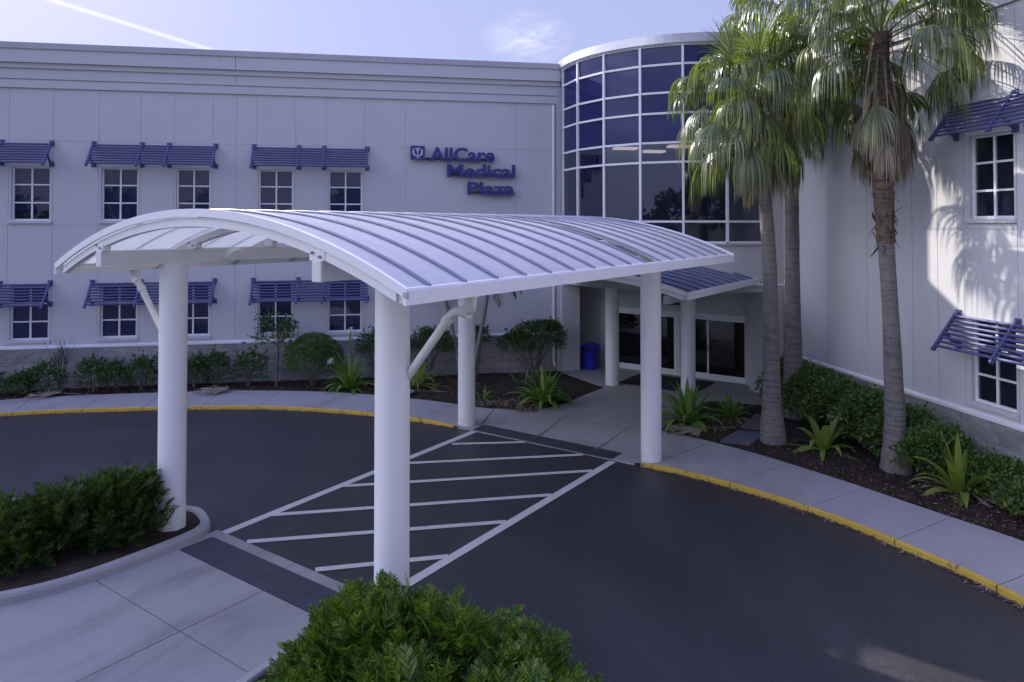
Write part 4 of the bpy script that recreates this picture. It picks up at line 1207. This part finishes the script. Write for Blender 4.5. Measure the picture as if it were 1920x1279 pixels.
# low row below the long wall
row = [(-23.35, .42, .75), (-22.55, .38, .62), (-21.75, .55, .95), (-20.55, .5, 1.0), (-19.85, .5, .82), (-19.2, .5, .98), (-18.3, .42, .9), (-17.65, .42, .92), (-16.95, .48, 1.05), (-16.05, .62, 1.1)]
names_ = ['first', 'second', 'third', 'fourth', 'fifth', 'sixth', 'seventh', 'eighth', 'ninth', 'tenth']
for k, (x, r_, h) in enumerate(row):
    shrub('low_shrub', '%s from the left of the low dark shrubs along the stone plinth' % names_[k], wb(x, -.75), [(0, 0, h * .45, r_, .42, h * .5), (random.uniform(-.2, .2), .05, h * .72, r_ * .6, .3, h * .34)], 620, .085, 'shrub_leaf', 40 + k, 5, 'low shrubs along the long wall', lo=.35, clump=.3, sprigs=14)
shrub('round_shrub', 'large round clipped green bush on short stems near the small tree', wb(-14.05, -.95), [(0, 0, .98, .92, .85, .66), (.1, -.05, .8, .85, .8, .55)], 6500, .055, 'round_leaf', 61, 9, lo=.75, clump=.07, sprigs=8)
shrub('clipped_shrub', 'dark shrub behind the white flowers, left of the nearest column', wb(-12.0, -.5), [(0, 0, 1.15, .95, .5, .48)], 2200, .07, 'shrub_leaf', 62, 8, 'dark leggy shrubs by the wall', lo=.45, clump=.2)
shrub('clipped_shrub', 'dark leggy shrub seen behind the diagonal rainwater pipe', wb(-10.35, -.5), [(0, 0, 1.2, .85, .5, .46)], 2000, .07, 'shrub_leaf', 63, 8, 'dark leggy shrubs by the wall', lo=.45, clump=.22)
shrub('clipped_shrub', 'small dark shrub right of the rear left canopy column', wb(-8.75, -.45), [(0, 0, 1.35, .45, .4, .36)], 800, .07, 'shrub_leaf', 64, 5, 'dark leggy shrubs by the wall', lo=.4, clump=.2)
shrub('clipped_shrub', 'big dark flat topped shrub beside the white entrance pier', wb(-6.85, -.95), [(.1, 0, 1.32, .98, .7, .56), (-.6, 0, 1.1, .7, .5, .4), (.45, 0, 1.45, .6, .6, .42)], 4200, .075, 'shrub_leaf', 65, 14, 'dark leggy shrubs by the wall', lo=.5, clump=.14, sprigs=16)
# hedge along the right wing
hd = [(-6.35, .62, 1.45), (-7.45, .66, 1.36), (-8.55, .7, 1.30), (-9.65, .7, 1.25), (-10.75, .72, 1.22), (-11.65, .55, 1.0), (-12.7, .7, .72), (-13.8, .7, .62)]
hl = ['first hedge shrub, farthest back beside the rear palm trunk', 'second hedge shrub along the right wing, just right of the rear palm', 'third hedge shrub along the right wing, left of the right palm trunk', 'fourth hedge shrub along the right wing, behind the right palm trunk', 'fifth hedge shrub along the right wing, right of the right palm trunk', 'sixth hedge shrub, the rounded tall end under the lower awning', 'seventh hedge shrub, low one behind the pale plant', 'eighth hedge shrub, low one cut by the right photo edge']
for k, (y, r_, h) in enumerate(hd):
    shrub('hedge_shrub', hl[k], wb(-.85 if k < 6 else -.38, y), [(0, 0, h * .52, .66, r_, h * .50), (-.1, .1, h * .4, .72, r_, h * .38), (.1, -.2, h * .7, .5, r_ * .8, h * .33)], 2600, .085, 'hedge_leaf', 80 + k, 6, 'clipped hedge along the right wing', lo=.6, clump=.12, sprigs=12)

# feathery cycad masses on the islands --------------------------------------
def feather_mass(name, label, base, blobs, n_, L_, seed, mat='coontie_leaf', low=.0):
    g = np.random.default_rng(seed); pile = Pile()
    P, Q = blob_points(blobs, n_, g, .62, .12 if mat == 'coontie_leaf' else .22, 3.0)
    k = rng0 = g.permutation(len(P))[:n_]; P, Q = P[k], Q[k]
    for p, q in zip(P, Q):
        if p[2] < .12: continue
        d_ = q * .75 + np.array([0, 0, .75]) + g.normal(0, .35, 3); d_ /= np.linalg.norm(d_)
        L1 = L_ * g.uniform(.6, 1.1); m_ = 8; path = [p - d_ * L1 * .62]; cur = d_.copy()
        tang = []
        for i in range(m_):
            tang.append(cur.copy()); path.append(path[-1] + cur * L1 / m_); cur = cur + np.array([q[0] * .06, q[1] * .06, -.055]); cur /= np.linalg.norm(cur)
        tang.append(cur); path = np.array(path); tang = np.array(tang)
        sd = np.cross(cur, [0, 0, 1.0]) + g.normal(0, .35, 3); sd /= np.linalg.norm(sd); up = np.cross(sd, cur)
        nl = 15; f = np.linspace(.25, 1, nl); f = np.concatenate([f, f]); sg = np.repeat([1, -1], nl)
        fi = f * m_; i0 = np.minimum(fi.astype(int), m_ - 1); fr = (fi - i0)[:, None]
        pos = path[i0] * (1 - fr) + path[i0 + 1] * fr; tg = tang[i0]
        ll = L1 * .30 * np.sin(np.clip(f * 1.05, 0, 1) * PI * .82 + .35) * g.uniform(.8, 1.1, 2 * nl) + .015
        dl = unit(tg * .85 + sg[:, None] * sd * .85 + up * .25 + g.normal(0, .1, (2 * nl, 3)))
        PP = np.stack([pos, pos + dl * ll[:, None] * .5 + up * .006, pos + dl * ll[:, None]], 1)
        W_ = np.repeat(np.array([[.008, .0155, .003]]), 2 * nl, 0)
        wd = unit(np.cross(dl, up + sd * .01)); pile.add(*strips(PP, W_, np.repeat(wd[:, None], 3, 1)))
        pile.add(*strips(path[None], np.full((1, m_ + 1), .006), np.repeat(sd[None, None], m_ + 1, 1)))
    root = thing(name, label, 'shrub', Matrix.Translation(base), 'feathery green island shrubs')
    obj('fronds', pile.mesh('fronds'), mat, root)
    rd = random.Random(seed)
    for b in blobs:
        for k in range(3):
            a = rd.uniform(0, 6.28); x, y = b[0] + math.cos(a) * b[3] * .5, b[1] + math.sin(a) * b[4] * .5
            bm = MB(); bm.tube([(x * .85, y * .85, -.05), (x, y, b[5] * .5), (x * 1.05, y * 1.05, b[5] * .75)], [.02, .014, .006], 6); bm.build('stem', 'twig_bark', root)
    return root
feather_mass('feathery_shrub', 'large bright green feathery shrub in front of the nearest canopy column', (-.95, 7.25, .10), [(-.1, .5, .3, .75, .5, .88), (-.35, .15, .25, 1.15, .85, .98), (.5, .1, .25, 1.1, .85, .95), (1.1, -.05, .2, .8, .8, .72), (-.8, -.25, .1, .8, .8, .78), (.3, -.9, .3, 1.5, .8, .85)], 2900, .43, 101)
feather_mass('feathery_shrub', 'dark feathery shrub against the foot of the left front column', (-6.35, 11.55, .10), [(0, 0, .3, .72, .6, .82), (-.35, -.1, .3, .7, .55, .72)], 820, .46, 102, 'coontie_dark')
feather_mass('feathery_shrub', 'dark feathery shrub at the left photo edge on the island', (-7.75, 10.95, .10), [(0, 0, .2, .85, .62, .66), (.65, .2, .25, .6, .5, .74), (-.7, -.1, .15, .8, .6, .44), (.3, -.35, .1, .6, .4, .5)], 1050, .46, 103, 'coontie_dark')

# small trees ---------------------------------------------------------------
def small_tree(label, base, h, crown, seed):
    g = np.random.default_rng(seed); rd = random.Random(seed)
    root = thing('small_tree', label, 'tree', Matrix.Translation(base))
    bm = MB(); bm.tube([(0, 0, -.05), (.02, 0, .6), (.05, .0, 1.15), (.05, 0, h * .8)], [.045, .04, .032, .012], 8)
    tips = []
    for k in range(16):
        z0 = rd.uniform(1.0, h * .75); a = rd.uniform(0, 2 * PI); L_ = rd.uniform(.3, .75); e = rd.uniform(.2, 1.1)
        q = (.05 + math.cos(a) * L_ * math.cos(e), math.sin(a) * L_ * math.cos(e), z0 + L_ * math.sin(e))
        bm.tube([(.05, 0, z0), (.05 + (q[0] - .05) * .5, q[1] * .5, (z0 + q[2]) * .5 + .03), q], [.014, .01, .004], 6); tips.append(q)
    bm.build('trunk', 'twig_bark', root)
    pile = Pile()
    for q in tips + [(.05, 0, h * .8)]:
        k = 46; pos = np.array(q) + g.normal(0, .13, (k, 3)); pile.add(*leaf_pile(pos, unit(pos - np.array([.05, 0, h * .5])), .10, g, .5))
    obj('crown', pile.mesh('crown'), 'shrub_leaf', root)
small_tree('small slender young tree before a ground floor window', wb(-15.15, -1.0), 2.35, None, 110)
# bare dead shrub
rd = random.Random(5); bm = MB()
for k in range(9):
    a = rd.uniform(0, 2 * PI); p = Vector((0, 0, -.05)); q = Vector((math.cos(a) * .2, math.sin(a) * .12, .7 + rd.uniform(0, .3)))
    bm.tube([p, p.lerp(q, .5) + Vector((.03, 0, 0)), q], [.018, .014, .009], 6)
    for j_ in range(4):
        r_ = q + Vector((rd.uniform(-.35, .35), rd.uniform(-.2, .2), rd.uniform(.25, .75))); bm.tube([q, q.lerp(r_, .5) + Vector((rd.uniform(-.05, .05), 0, .02)), r_], [.008, .006, .003], 5)
o = bm.build('bare_shrub', 'twig_bark', None, wb(-21.55, -.55)); tag(o, 'bare dead twiggy shrub rising above the low shrubs near the left window', 'shrub')
# slim feather palms behind the rear left column
def slim_palm(label, base, top, seed):
    g = np.random.default_rng(seed); rd = random.Random(seed)
    root = thing('slim_palm', label, 'palm tree', Matrix.Translation(base), 'slim feather palms')
    T_ = Vector(top) - Vector(base); bm = MB()
    bm.tube([(0, 0, -.05), T_ * .3 + Vector((.02, 0, 0)), T_ * .65 + Vector((.03, 0, 0)), T_], [.085, .07, .062, .055], 12); bm.build('trunk', 'slim_bark', root)
    pile = Pile()
    for k in range(12):
        az = k * 2.39996; el = R(75 - 75 * (k / 12)); cur = np.array([math.cos(az) * math.cos(el), math.sin(az) * math.cos(el), math.sin(el)])
        L1 = rd.uniform(1.1, 1.5); m_ = 10; path = [np.array(T_)]; tg = []
        for i in range(m_):
            tg.append(cur.copy()); path.append(path[-1] + cur * L1 / m_); cur = unit(cur + np.array([0, 0, -.24]))
        tg.append(cur); path = np.array(path); tg = np.array(tg); sd = np.array([-math.sin(az), math.cos(az), 0])
        nl = 26; f = np.linspace(.15, 1, nl); f = np.concatenate([f, f]); sg = np.repeat([1, -1], nl); fi = f * m_; i0 = np.minimum(fi.astype(int), m_ - 1); fr = (fi - i0)[:, None]
        pos = path[i0] * (1 - fr) + path[i0 + 1] * fr; dl = unit(tg[i0] * .7 + sg[:, None] * sd * .8 + np.array([0, 0, -.35]) + g.normal(0, .12, (2 * nl, 3))); ll = .34 * np.sin(f * PI * .8 + .4) * g.uniform(.8, 1.1, 2 * nl)
        PP = np.stack([pos, pos + dl * ll[:, None] * .55, pos + dl * ll[:, None] + np.array([0, 0, -.07])], 1)
        pile.add(*strips(PP, np.repeat(np.array([[.012, .024, .003]]), 2 * nl, 0), np.repeat(unit(np.cross(dl, [0, 0, 1.0]))[:, None], 3, 1)))
        pile.add(*strips(path[None], np.full((1, m_ + 1), .016), np.repeat(sd[None, None], m_ + 1, 1)))
    obj('crown', pile.mesh('crown'), 'slimpalm_leaf', root)
slim_palm('slim palm leaning right, just right of the rear left column', (-1.35, 22.9, .07), (-.72, 22.9, 3.35), 120)
slim_palm('slim palm leaning left, left of the rear left column', (-1.65, 23.6, .07), (-2.35, 23.5, 3.3), 121)

# fallen fronds -------------------------------------------------------------
def dead_frond(label, base, az, seed, L_=.9, flip=0):
    global rng; rng = np.random.default_rng(seed); pile = Pile()
    fan_frond(pile, (0, 0, .05), az, .10, .9, L_, .12, 26, 60, .12, width=1.5)
    V = np.concatenate(pile.V); V[:, 2] = np.maximum(V[:, 2] * .6, .015 + rng.uniform(0, .04, len(V)))
    me = np_mesh('dead_palm_frond', V, np.concatenate(pile.F)); o = obj('dead_palm_frond', me, 'palm_dead', None, base)
    return tag(o, label, 'palm frond', 'fallen dead palm fronds')
dead_frond('fallen dead frond at the far left by the walk edge', wb(-22.2, -1.75, .14), 3.5, 131, 1.5)
dead_frond('fallen dead frond with long pale stalk below the bare twiggy shrub', wb(-20.4, -1.45, .14), 3.05, 132, 1.0)
dead_frond('fallen dead frond on the mulch left of the small tree', wb(-15.6, -1.9, .14), 3.0, 133, 1.1)
dead_frond('fallen dead frond on the mulch behind the diagonal rainwater pipe', wb(-10.0, -2.9, .14), 3.2, 137, 1.0)
dead_frond('fallen dead frond under the big strap plant right of the entrance column', (5.55, 17.65, .13), 3.3, 134, 1.0)
dead_frond('fallen dead frond around the pale plant by the hedge', (7.9, 14.1, .13), 5.6, 135, 1.2)
dead_frond('fallen dead frond at the right photo edge', (9.0, 13.2, .13), 5.3, 136, 1.2)

# mulch chips, litter -------------------------------------------------------
def scatter(name, pts, size, mat, seed, zoff=.0, asp=.35):
    g = np.random.default_rng(seed); pts = np.array(pts); n_ = len(pts)
    d_ = g.normal(0, 1, (n_, 3)); d_[:, 2] *= .3; d_ = unit(d_); sd = unit(np.cross(d_, np.array([0, 0, 1.0])) + g.normal(0, .3, (n_, 3)))
    s_ = size * g.uniform(.4, 1.6, n_); P = np.stack([pts - d_ * s_[:, None] * .5, pts, pts + d_ * s_[:, None] * .5], 1); P[:, 1, 2] += s_ * .15
    V, F = strips(P, np.stack([s_ * asp * .4, s_ * asp, s_ * asp * .3], -1), np.repeat(sd[:, None], 3, 1))
    V[:, 2] += zoff; return struct(obj(name, np_mesh(name, V, F), mat), 'stuff')
g = np.random.default_rng(77); pts = []
bme = bpy.data.objects['planting_bed'].data
vv = np.array([v.co[:] for v in bme.vertices])
for k in range(30000):
    i = g.integers(0, m - 1); r_ = min(rows - 1, int(abs(g.normal(0, .55)) * rows)); a, b = g.uniform(0, 1, 2)
    q = vv[i * r1 + r_] * (1 - a) * (1 - b) + vv[(i + 1) * r1 + r_] * a * (1 - b) + vv[i * r1 + r_ + 1] * (1 - a) * b + vv[(i + 1) * r1 + r_ + 1] * a * b
    if 1.3 < q[0] < 4.36 and q[1] > 9.75: continue
    pts.append(cw(q[0], q[1], q[2] + .012)[:])
scatter('mulch_chips', pts, .058, 'chip', 78, 0, .36)
pts = []
for k in range(5200):
    i = g.integers(60, 340); p = OUTr[i]
    if -.3 < p.x < 4.8: continue
    nz = .5 + .5 * math.sin(p.x * 1.7) * math.sin(p.x * .61 + 2)
    if g.uniform() > .15 + nz: continue
    o_ = abs(g.normal(0, .055)) + .01; q = p + (p - KIN[i]).normalized() * o_; v = cw(q.x + g.normal(0, .05), q.y, .012); pts.append(v[:])
scatter('leaf_litter', pts, .062, 'litter', 79, 0, .3)
pts = []
for (cx, cy, sx_, n_) in ((.9, 19.6, .6, 800), (-.5, 20.2, .55, 520), (4.6, 17.9, .6, 300), (5.8, 18.5, .4, 240), (8.6, 13.7, .5, 260)):
    for k in range(n_): pts.append((cx + g.normal(0, sx_), cy + g.normal(0, sx_ * .45), .128))
pts = [p for p in pts if not (1.0 < (MCi @ Vector(p)).x < 4.5 and (MCi @ Vector(p)).y > 9) and (MCi @ Vector(p)).y > 9.2 or p[0] > 5]
scatter('leaf_litter', pts, .11, 'litter', 80, 0, .2)

# small things --------------------------------------------------------------
binr = thing('trash_bin', 'blue lidded trash bin beside the white entrance pier', 'trash bin', MC_ @ Matrix.Translation((-.60, 15.62, .11)))
bm = MB(); bm.box(-.25, .25, -.25, .25, 0, .66, .05); bm.build('body', 'bin_blue', binr)
bm = MB(); bm.box(-.265, .265, -.265, .265, .655, .68)
vs = []; n_ = 10
for k in range(n_ + 1):
    a = PI * k / n_; x = -.255 * math.cos(a); z = .68 + .19 * math.sin(a) ** .6
    vs += [(x, -.255, z), (x, .255, z)]
bm.add(vs, [(2 * k, 2 * k + 2, 2 * k + 3, 2 * k + 1) for k in range(n_)] + [tuple(range(0, 2 * n_ + 2, 2)), tuple(range(2 * n_ + 1, 0, -2))])
lid = bm.build('lid', 'bin_blue', binr)
bm = MB(); bm.box(-.16, .16, -.262, -.256, .715, .80); bm.build('opening', 'dark_trim', lid)
bm = MB(); bm.box(1.22, 3.78, 14.1, 15.95, .11, .122); o = bm.build('door_mat', 'mat_black'); at_c(o); tag(o, 'large dark door mat on the porch before the sliding doors', 'door mat')
nt_ = thing('notice', 'small white paper notice with brown bars on the wall right of the doors', 'notice', MC_ @ Matrix.Translation((5.16, DS - .005, 1.72)))
bm = MB(); bm.box(-.16, .16, -.012, -.002, -.19, .19); po = bm.build('sheet', 'paper', nt_)
bm = MB(); bm.box(-.14, .14, -.015, -.0125, .12, .17); bm.box(-.14, .14, -.015, -.0125, -.17, -.10); bm.build('brown_bars', 'paper_brown', po)
bm = MB(); bm.add([(.02, -.0145, -.03), (.12, -.0145, -.05), (.1, -.0145, .07), (.05, -.0145, .03)], [(0, 1, 2, 3)]); bm.build('black_mark', 'dark_trim', po)
ds = thing('wall_dispenser', 'white wall dispenser with a drip tray below the paper notice', 'dispenser', MC_ @ Matrix.Translation((5.16, DS - .005, 1.28)))
bm = MB(); bm.box(-.16, .16, -.03, -.002, -.2, .2); bm.build('back_plate', 'white_paint', ds)
bm = MB(); bm.box(-.07, .07, -.10, -.031, .05, .15, .01); bm.build('nozzle', 'dark_trim', ds)
bm = MB(); bm.box(-.1, .12, -.15, -.031, -.16, -.12); bm.build('drip_tray', 'emblem_white', ds)
for k, (pts, lab) in enumerate((([(5.98, 9.95), (6.62, 10.13), (6.72, 11.25), (6.05, 11.0)], 'near grey slate stepping slab at the walk edge beside a palm'), ([(6.0, 11.35), (6.75, 11.5), (6.6, 12.9), (5.95, 12.8)], 'far grey slate stepping slab leading to the porch'))):
    bm = MB(); slab(bm, pts, .135 - .008 * k, .03); o = bm.build('stepping_slab', 'slate'); at_c(o); tag(o, lab, 'slab', 'grey stepping slabs')

# woodland far behind the viewpoint (seen mirrored in the curved glass)
g = np.random.default_rng(99); pile = Pile()
for k in range(26):
    x = -60 + k * 5 + g.normal(0, 1.5); h = g.uniform(5.5, 10.5); y = -48 + g.normal(0, 3)
    P, Q = blob_points([(x, y, h * .55, 3.4, 3, h * .5), (x + g.normal(0, 1), y, h * .75, 2.2, 2, h * .33)], 420, g, .5, .2, 1.2); pile.add(*leaf_pile(P, Q, .95, g, .6))
struct(obj('distant_trees', pile.mesh('distant_trees'), 'far_leaf'), 'stuff')

# ================================================================== SKY, SUN, CAMERA
AZ = Vector((-.682, .731)).normalized(); EL = R(29.3)
W_ = bpy.data.worlds.new('World'); S.world = W_; W_.use_nodes = True
nt = W_.node_tree; bg = nt.nodes['Background']
sk = nt.nodes.new('ShaderNodeTexSky'); sk.sky_type = 'NISHITA'; sk.sun_disc = False
sk.sun_elevation = EL; sk.sun_rotation = math.atan2(AZ.x, AZ.y) % (2 * PI)
sk.air_density = 1.0; sk.dust_density = .6; sk.ozone_density = 2.0; sk.altitude = 10
tc = nt.nodes.new('ShaderNodeTexCoord')
col = mixc(nt, sk.outputs[0], (.92, .80, .95), 1.0, 'MULTIPLY')
szz = nt.nodes.new('ShaderNodeSeparateXYZ'); nt.links.new(tc.outputs['Generated'], szz.inputs[0])
veil = ramp(nt, szz.outputs[2], [(.0, (2.2, 2.38, 3.65)), (.3, (2.65, 2.85, 4.5)), (.6, (3.2, 3.5, 8.3)), (1, (3.9, 4.25, 10.8))])
vf = ramp(nt, szz.outputs[2], [(.0, (.92, .92, .92)), (.12, (.8, .8, .8)), (.35, (.64, .64, .64))])
col = mixc(nt, col, veil.outputs[0], vf.outputs[0])      # thin high veil over the clear sky
def vmath(op, a, b):
    v = nt.nodes.new('ShaderNodeVectorMath'); v.operation = op
    for i, q in enumerate((a, b)):
        if isinstance(q, tuple): v.inputs[i].default_value = q
        else: nt.links.new(q, v.inputs[i])
    return v
def smath(op, a, b):
    v = nt.nodes.new('ShaderNodeMath'); v.operation = op
    for i, q in enumerate((a, b)):
        if isinstance(q, (int, float)): v.inputs[i].default_value = q
        else: nt.links.new(q, v.inputs[i])
    return v.outputs[0]
dirv = vmath('NORMALIZE', tc.outputs['Generated'], (0, 0, 0)).outputs[0]
# a wisp of cirrus low in the north
cdir = Vector((.022, 1, .265)).normalized()
dd_ = vmath('SUBTRACT', dirv, tuple(cdir)).outputs[0]
mp = nt.nodes.new('ShaderNodeMapping'); mp.inputs['Rotation'].default_value = (0, R(-28), 0); mp.inputs['Scale'].default_value = (10, 4, 30)
nt.links.new(dd_, mp.inputs[0])
cn = noise(nt, mp.outputs[0], 1.6, 8, .68, .8)
mp2 = nt.nodes.new('ShaderNodeMapping'); mp2.inputs['Rotation'].default_value = (0, R(-42), 0); mp2.inputs['Scale'].default_value = (15, 4, 26)
nt.links.new(dd_, mp2.inputs[0])
ln = vmath('LENGTH', mp2.outputs[0], (0, 0, 0)).outputs['Value']
msk = ramp(nt, ln, [(.0, (1, 1, 1)), (1.0, (0, 0, 0))])
cl = smath('MULTIPLY', msk.outputs[0], ramp(nt, cn, [(.36, (0, 0, 0)), (.72, (1, 1, 1))]).outputs[0])
# bank of cloud added in the unseen west to brighten the right wing
sn = noise(nt, vmath('MULTIPLY', dirv, (2, 2, 7)).outputs[0], 1.5, 7, .6)
sy = nt.nodes.new('ShaderNodeSeparateXYZ'); nt.links.new(dirv, sy.inputs[0])
sm_ = ramp(nt, vmath('DOT_PRODUCT', dirv, (-.99, -.12, 0)).outputs['Value'], [(.5, (0, 0, 0)), (.8, (1, 1, 1))])
hz_ = ramp(nt, sy.outputs[2], [(.10, (0, 0, 0)), (.22, (1, 1, 1)), (.62, (1, 1, 1)), (.8, (0, 0, 0))])
fill_cloud = smath('MULTIPLY', smath('MULTIPLY', ramp(nt, sn, [(.38, (.25, .25, .25)), (.56, (1, 1, 1))]).outputs[0], sm_.outputs[0]), hz_.outputs[0])
# an aircraft trail: a thin great circle arc
p1 = Vector(((100 - 960) / 1328, 1, (420 - 0) / 1328)).normalized(); p2 = Vector(((410 - 960) / 1328, 1, (420 - 97) / 1328)).normalized()
nrm = p1.cross(p2).normalized()
ds_ = smath('ABSOLUTE', vmath('DOT_PRODUCT', dirv, tuple(nrm)).outputs['Value'], 0)
tr_ = ramp(nt, ds_, [(.0, (1, 1, 1)), (.0012, (0, 0, 0))])
near = ramp(nt, vmath('DOT_PRODUCT', dirv, tuple((p1 + p2).normalized())).outputs['Value'], [(.94, (0, 0, 0)), (.985, (1, 1, 1))])
cl3 = smath('MULTIPLY', smath('MULTIPLY', tr_.outputs[0], near.outputs[0]), .4)
col = mixc(nt, col, (6.6, 6.6, 6.9), smath('MULTIPLY', cl, .75))
col = mixc(nt, col, (18, 18.6, 22.5), fill_cloud)
col = mixc(nt, col, (7.5, 7.3, 7.3), cl3)
nt.links.new(col, bg.inputs[0]); bg.inputs[1].default_value = .125
sl = bpy.data.lights.new('sun', 'SUN'); sl.energy = 5.0; sl.angle = R(.53); sl.color = (1, .93, .86)
so = bpy.data.objects.new('sun', sl); COL.objects.link(so)
sd_ = Vector((AZ.x * math.cos(EL), AZ.y * math.cos(EL), math.sin(EL)))
so.rotation_euler = (-sd_).to_track_quat('-Z', 'Y').to_euler(); so.location = (-20, 30, 25)

cam = bpy.data.cameras.new('camera'); co = bpy.data.objects.new('camera', cam); COL.objects.link(co)
co.location = (0, 0, 5.2); co.rotation_euler = (PI / 2 + .0194, 0, 0)
cam.sensor_width = 36; cam.lens = 1327.88 / 1920 * 36; cam.shift_y = -(639.5 - 394.77) / 1920
cam.clip_start = .1; cam.clip_end = 2000
S.camera = co
vs_ = S.view_settings; vs_.view_transform = 'Standard'; vs_.look = 'None'; vs_.exposure = .58; vs_.gamma = 1
S.cycles.max_bounces = 8; S.cycles.transparent_max_bounces = 12
bpy.context.view_layer.update()
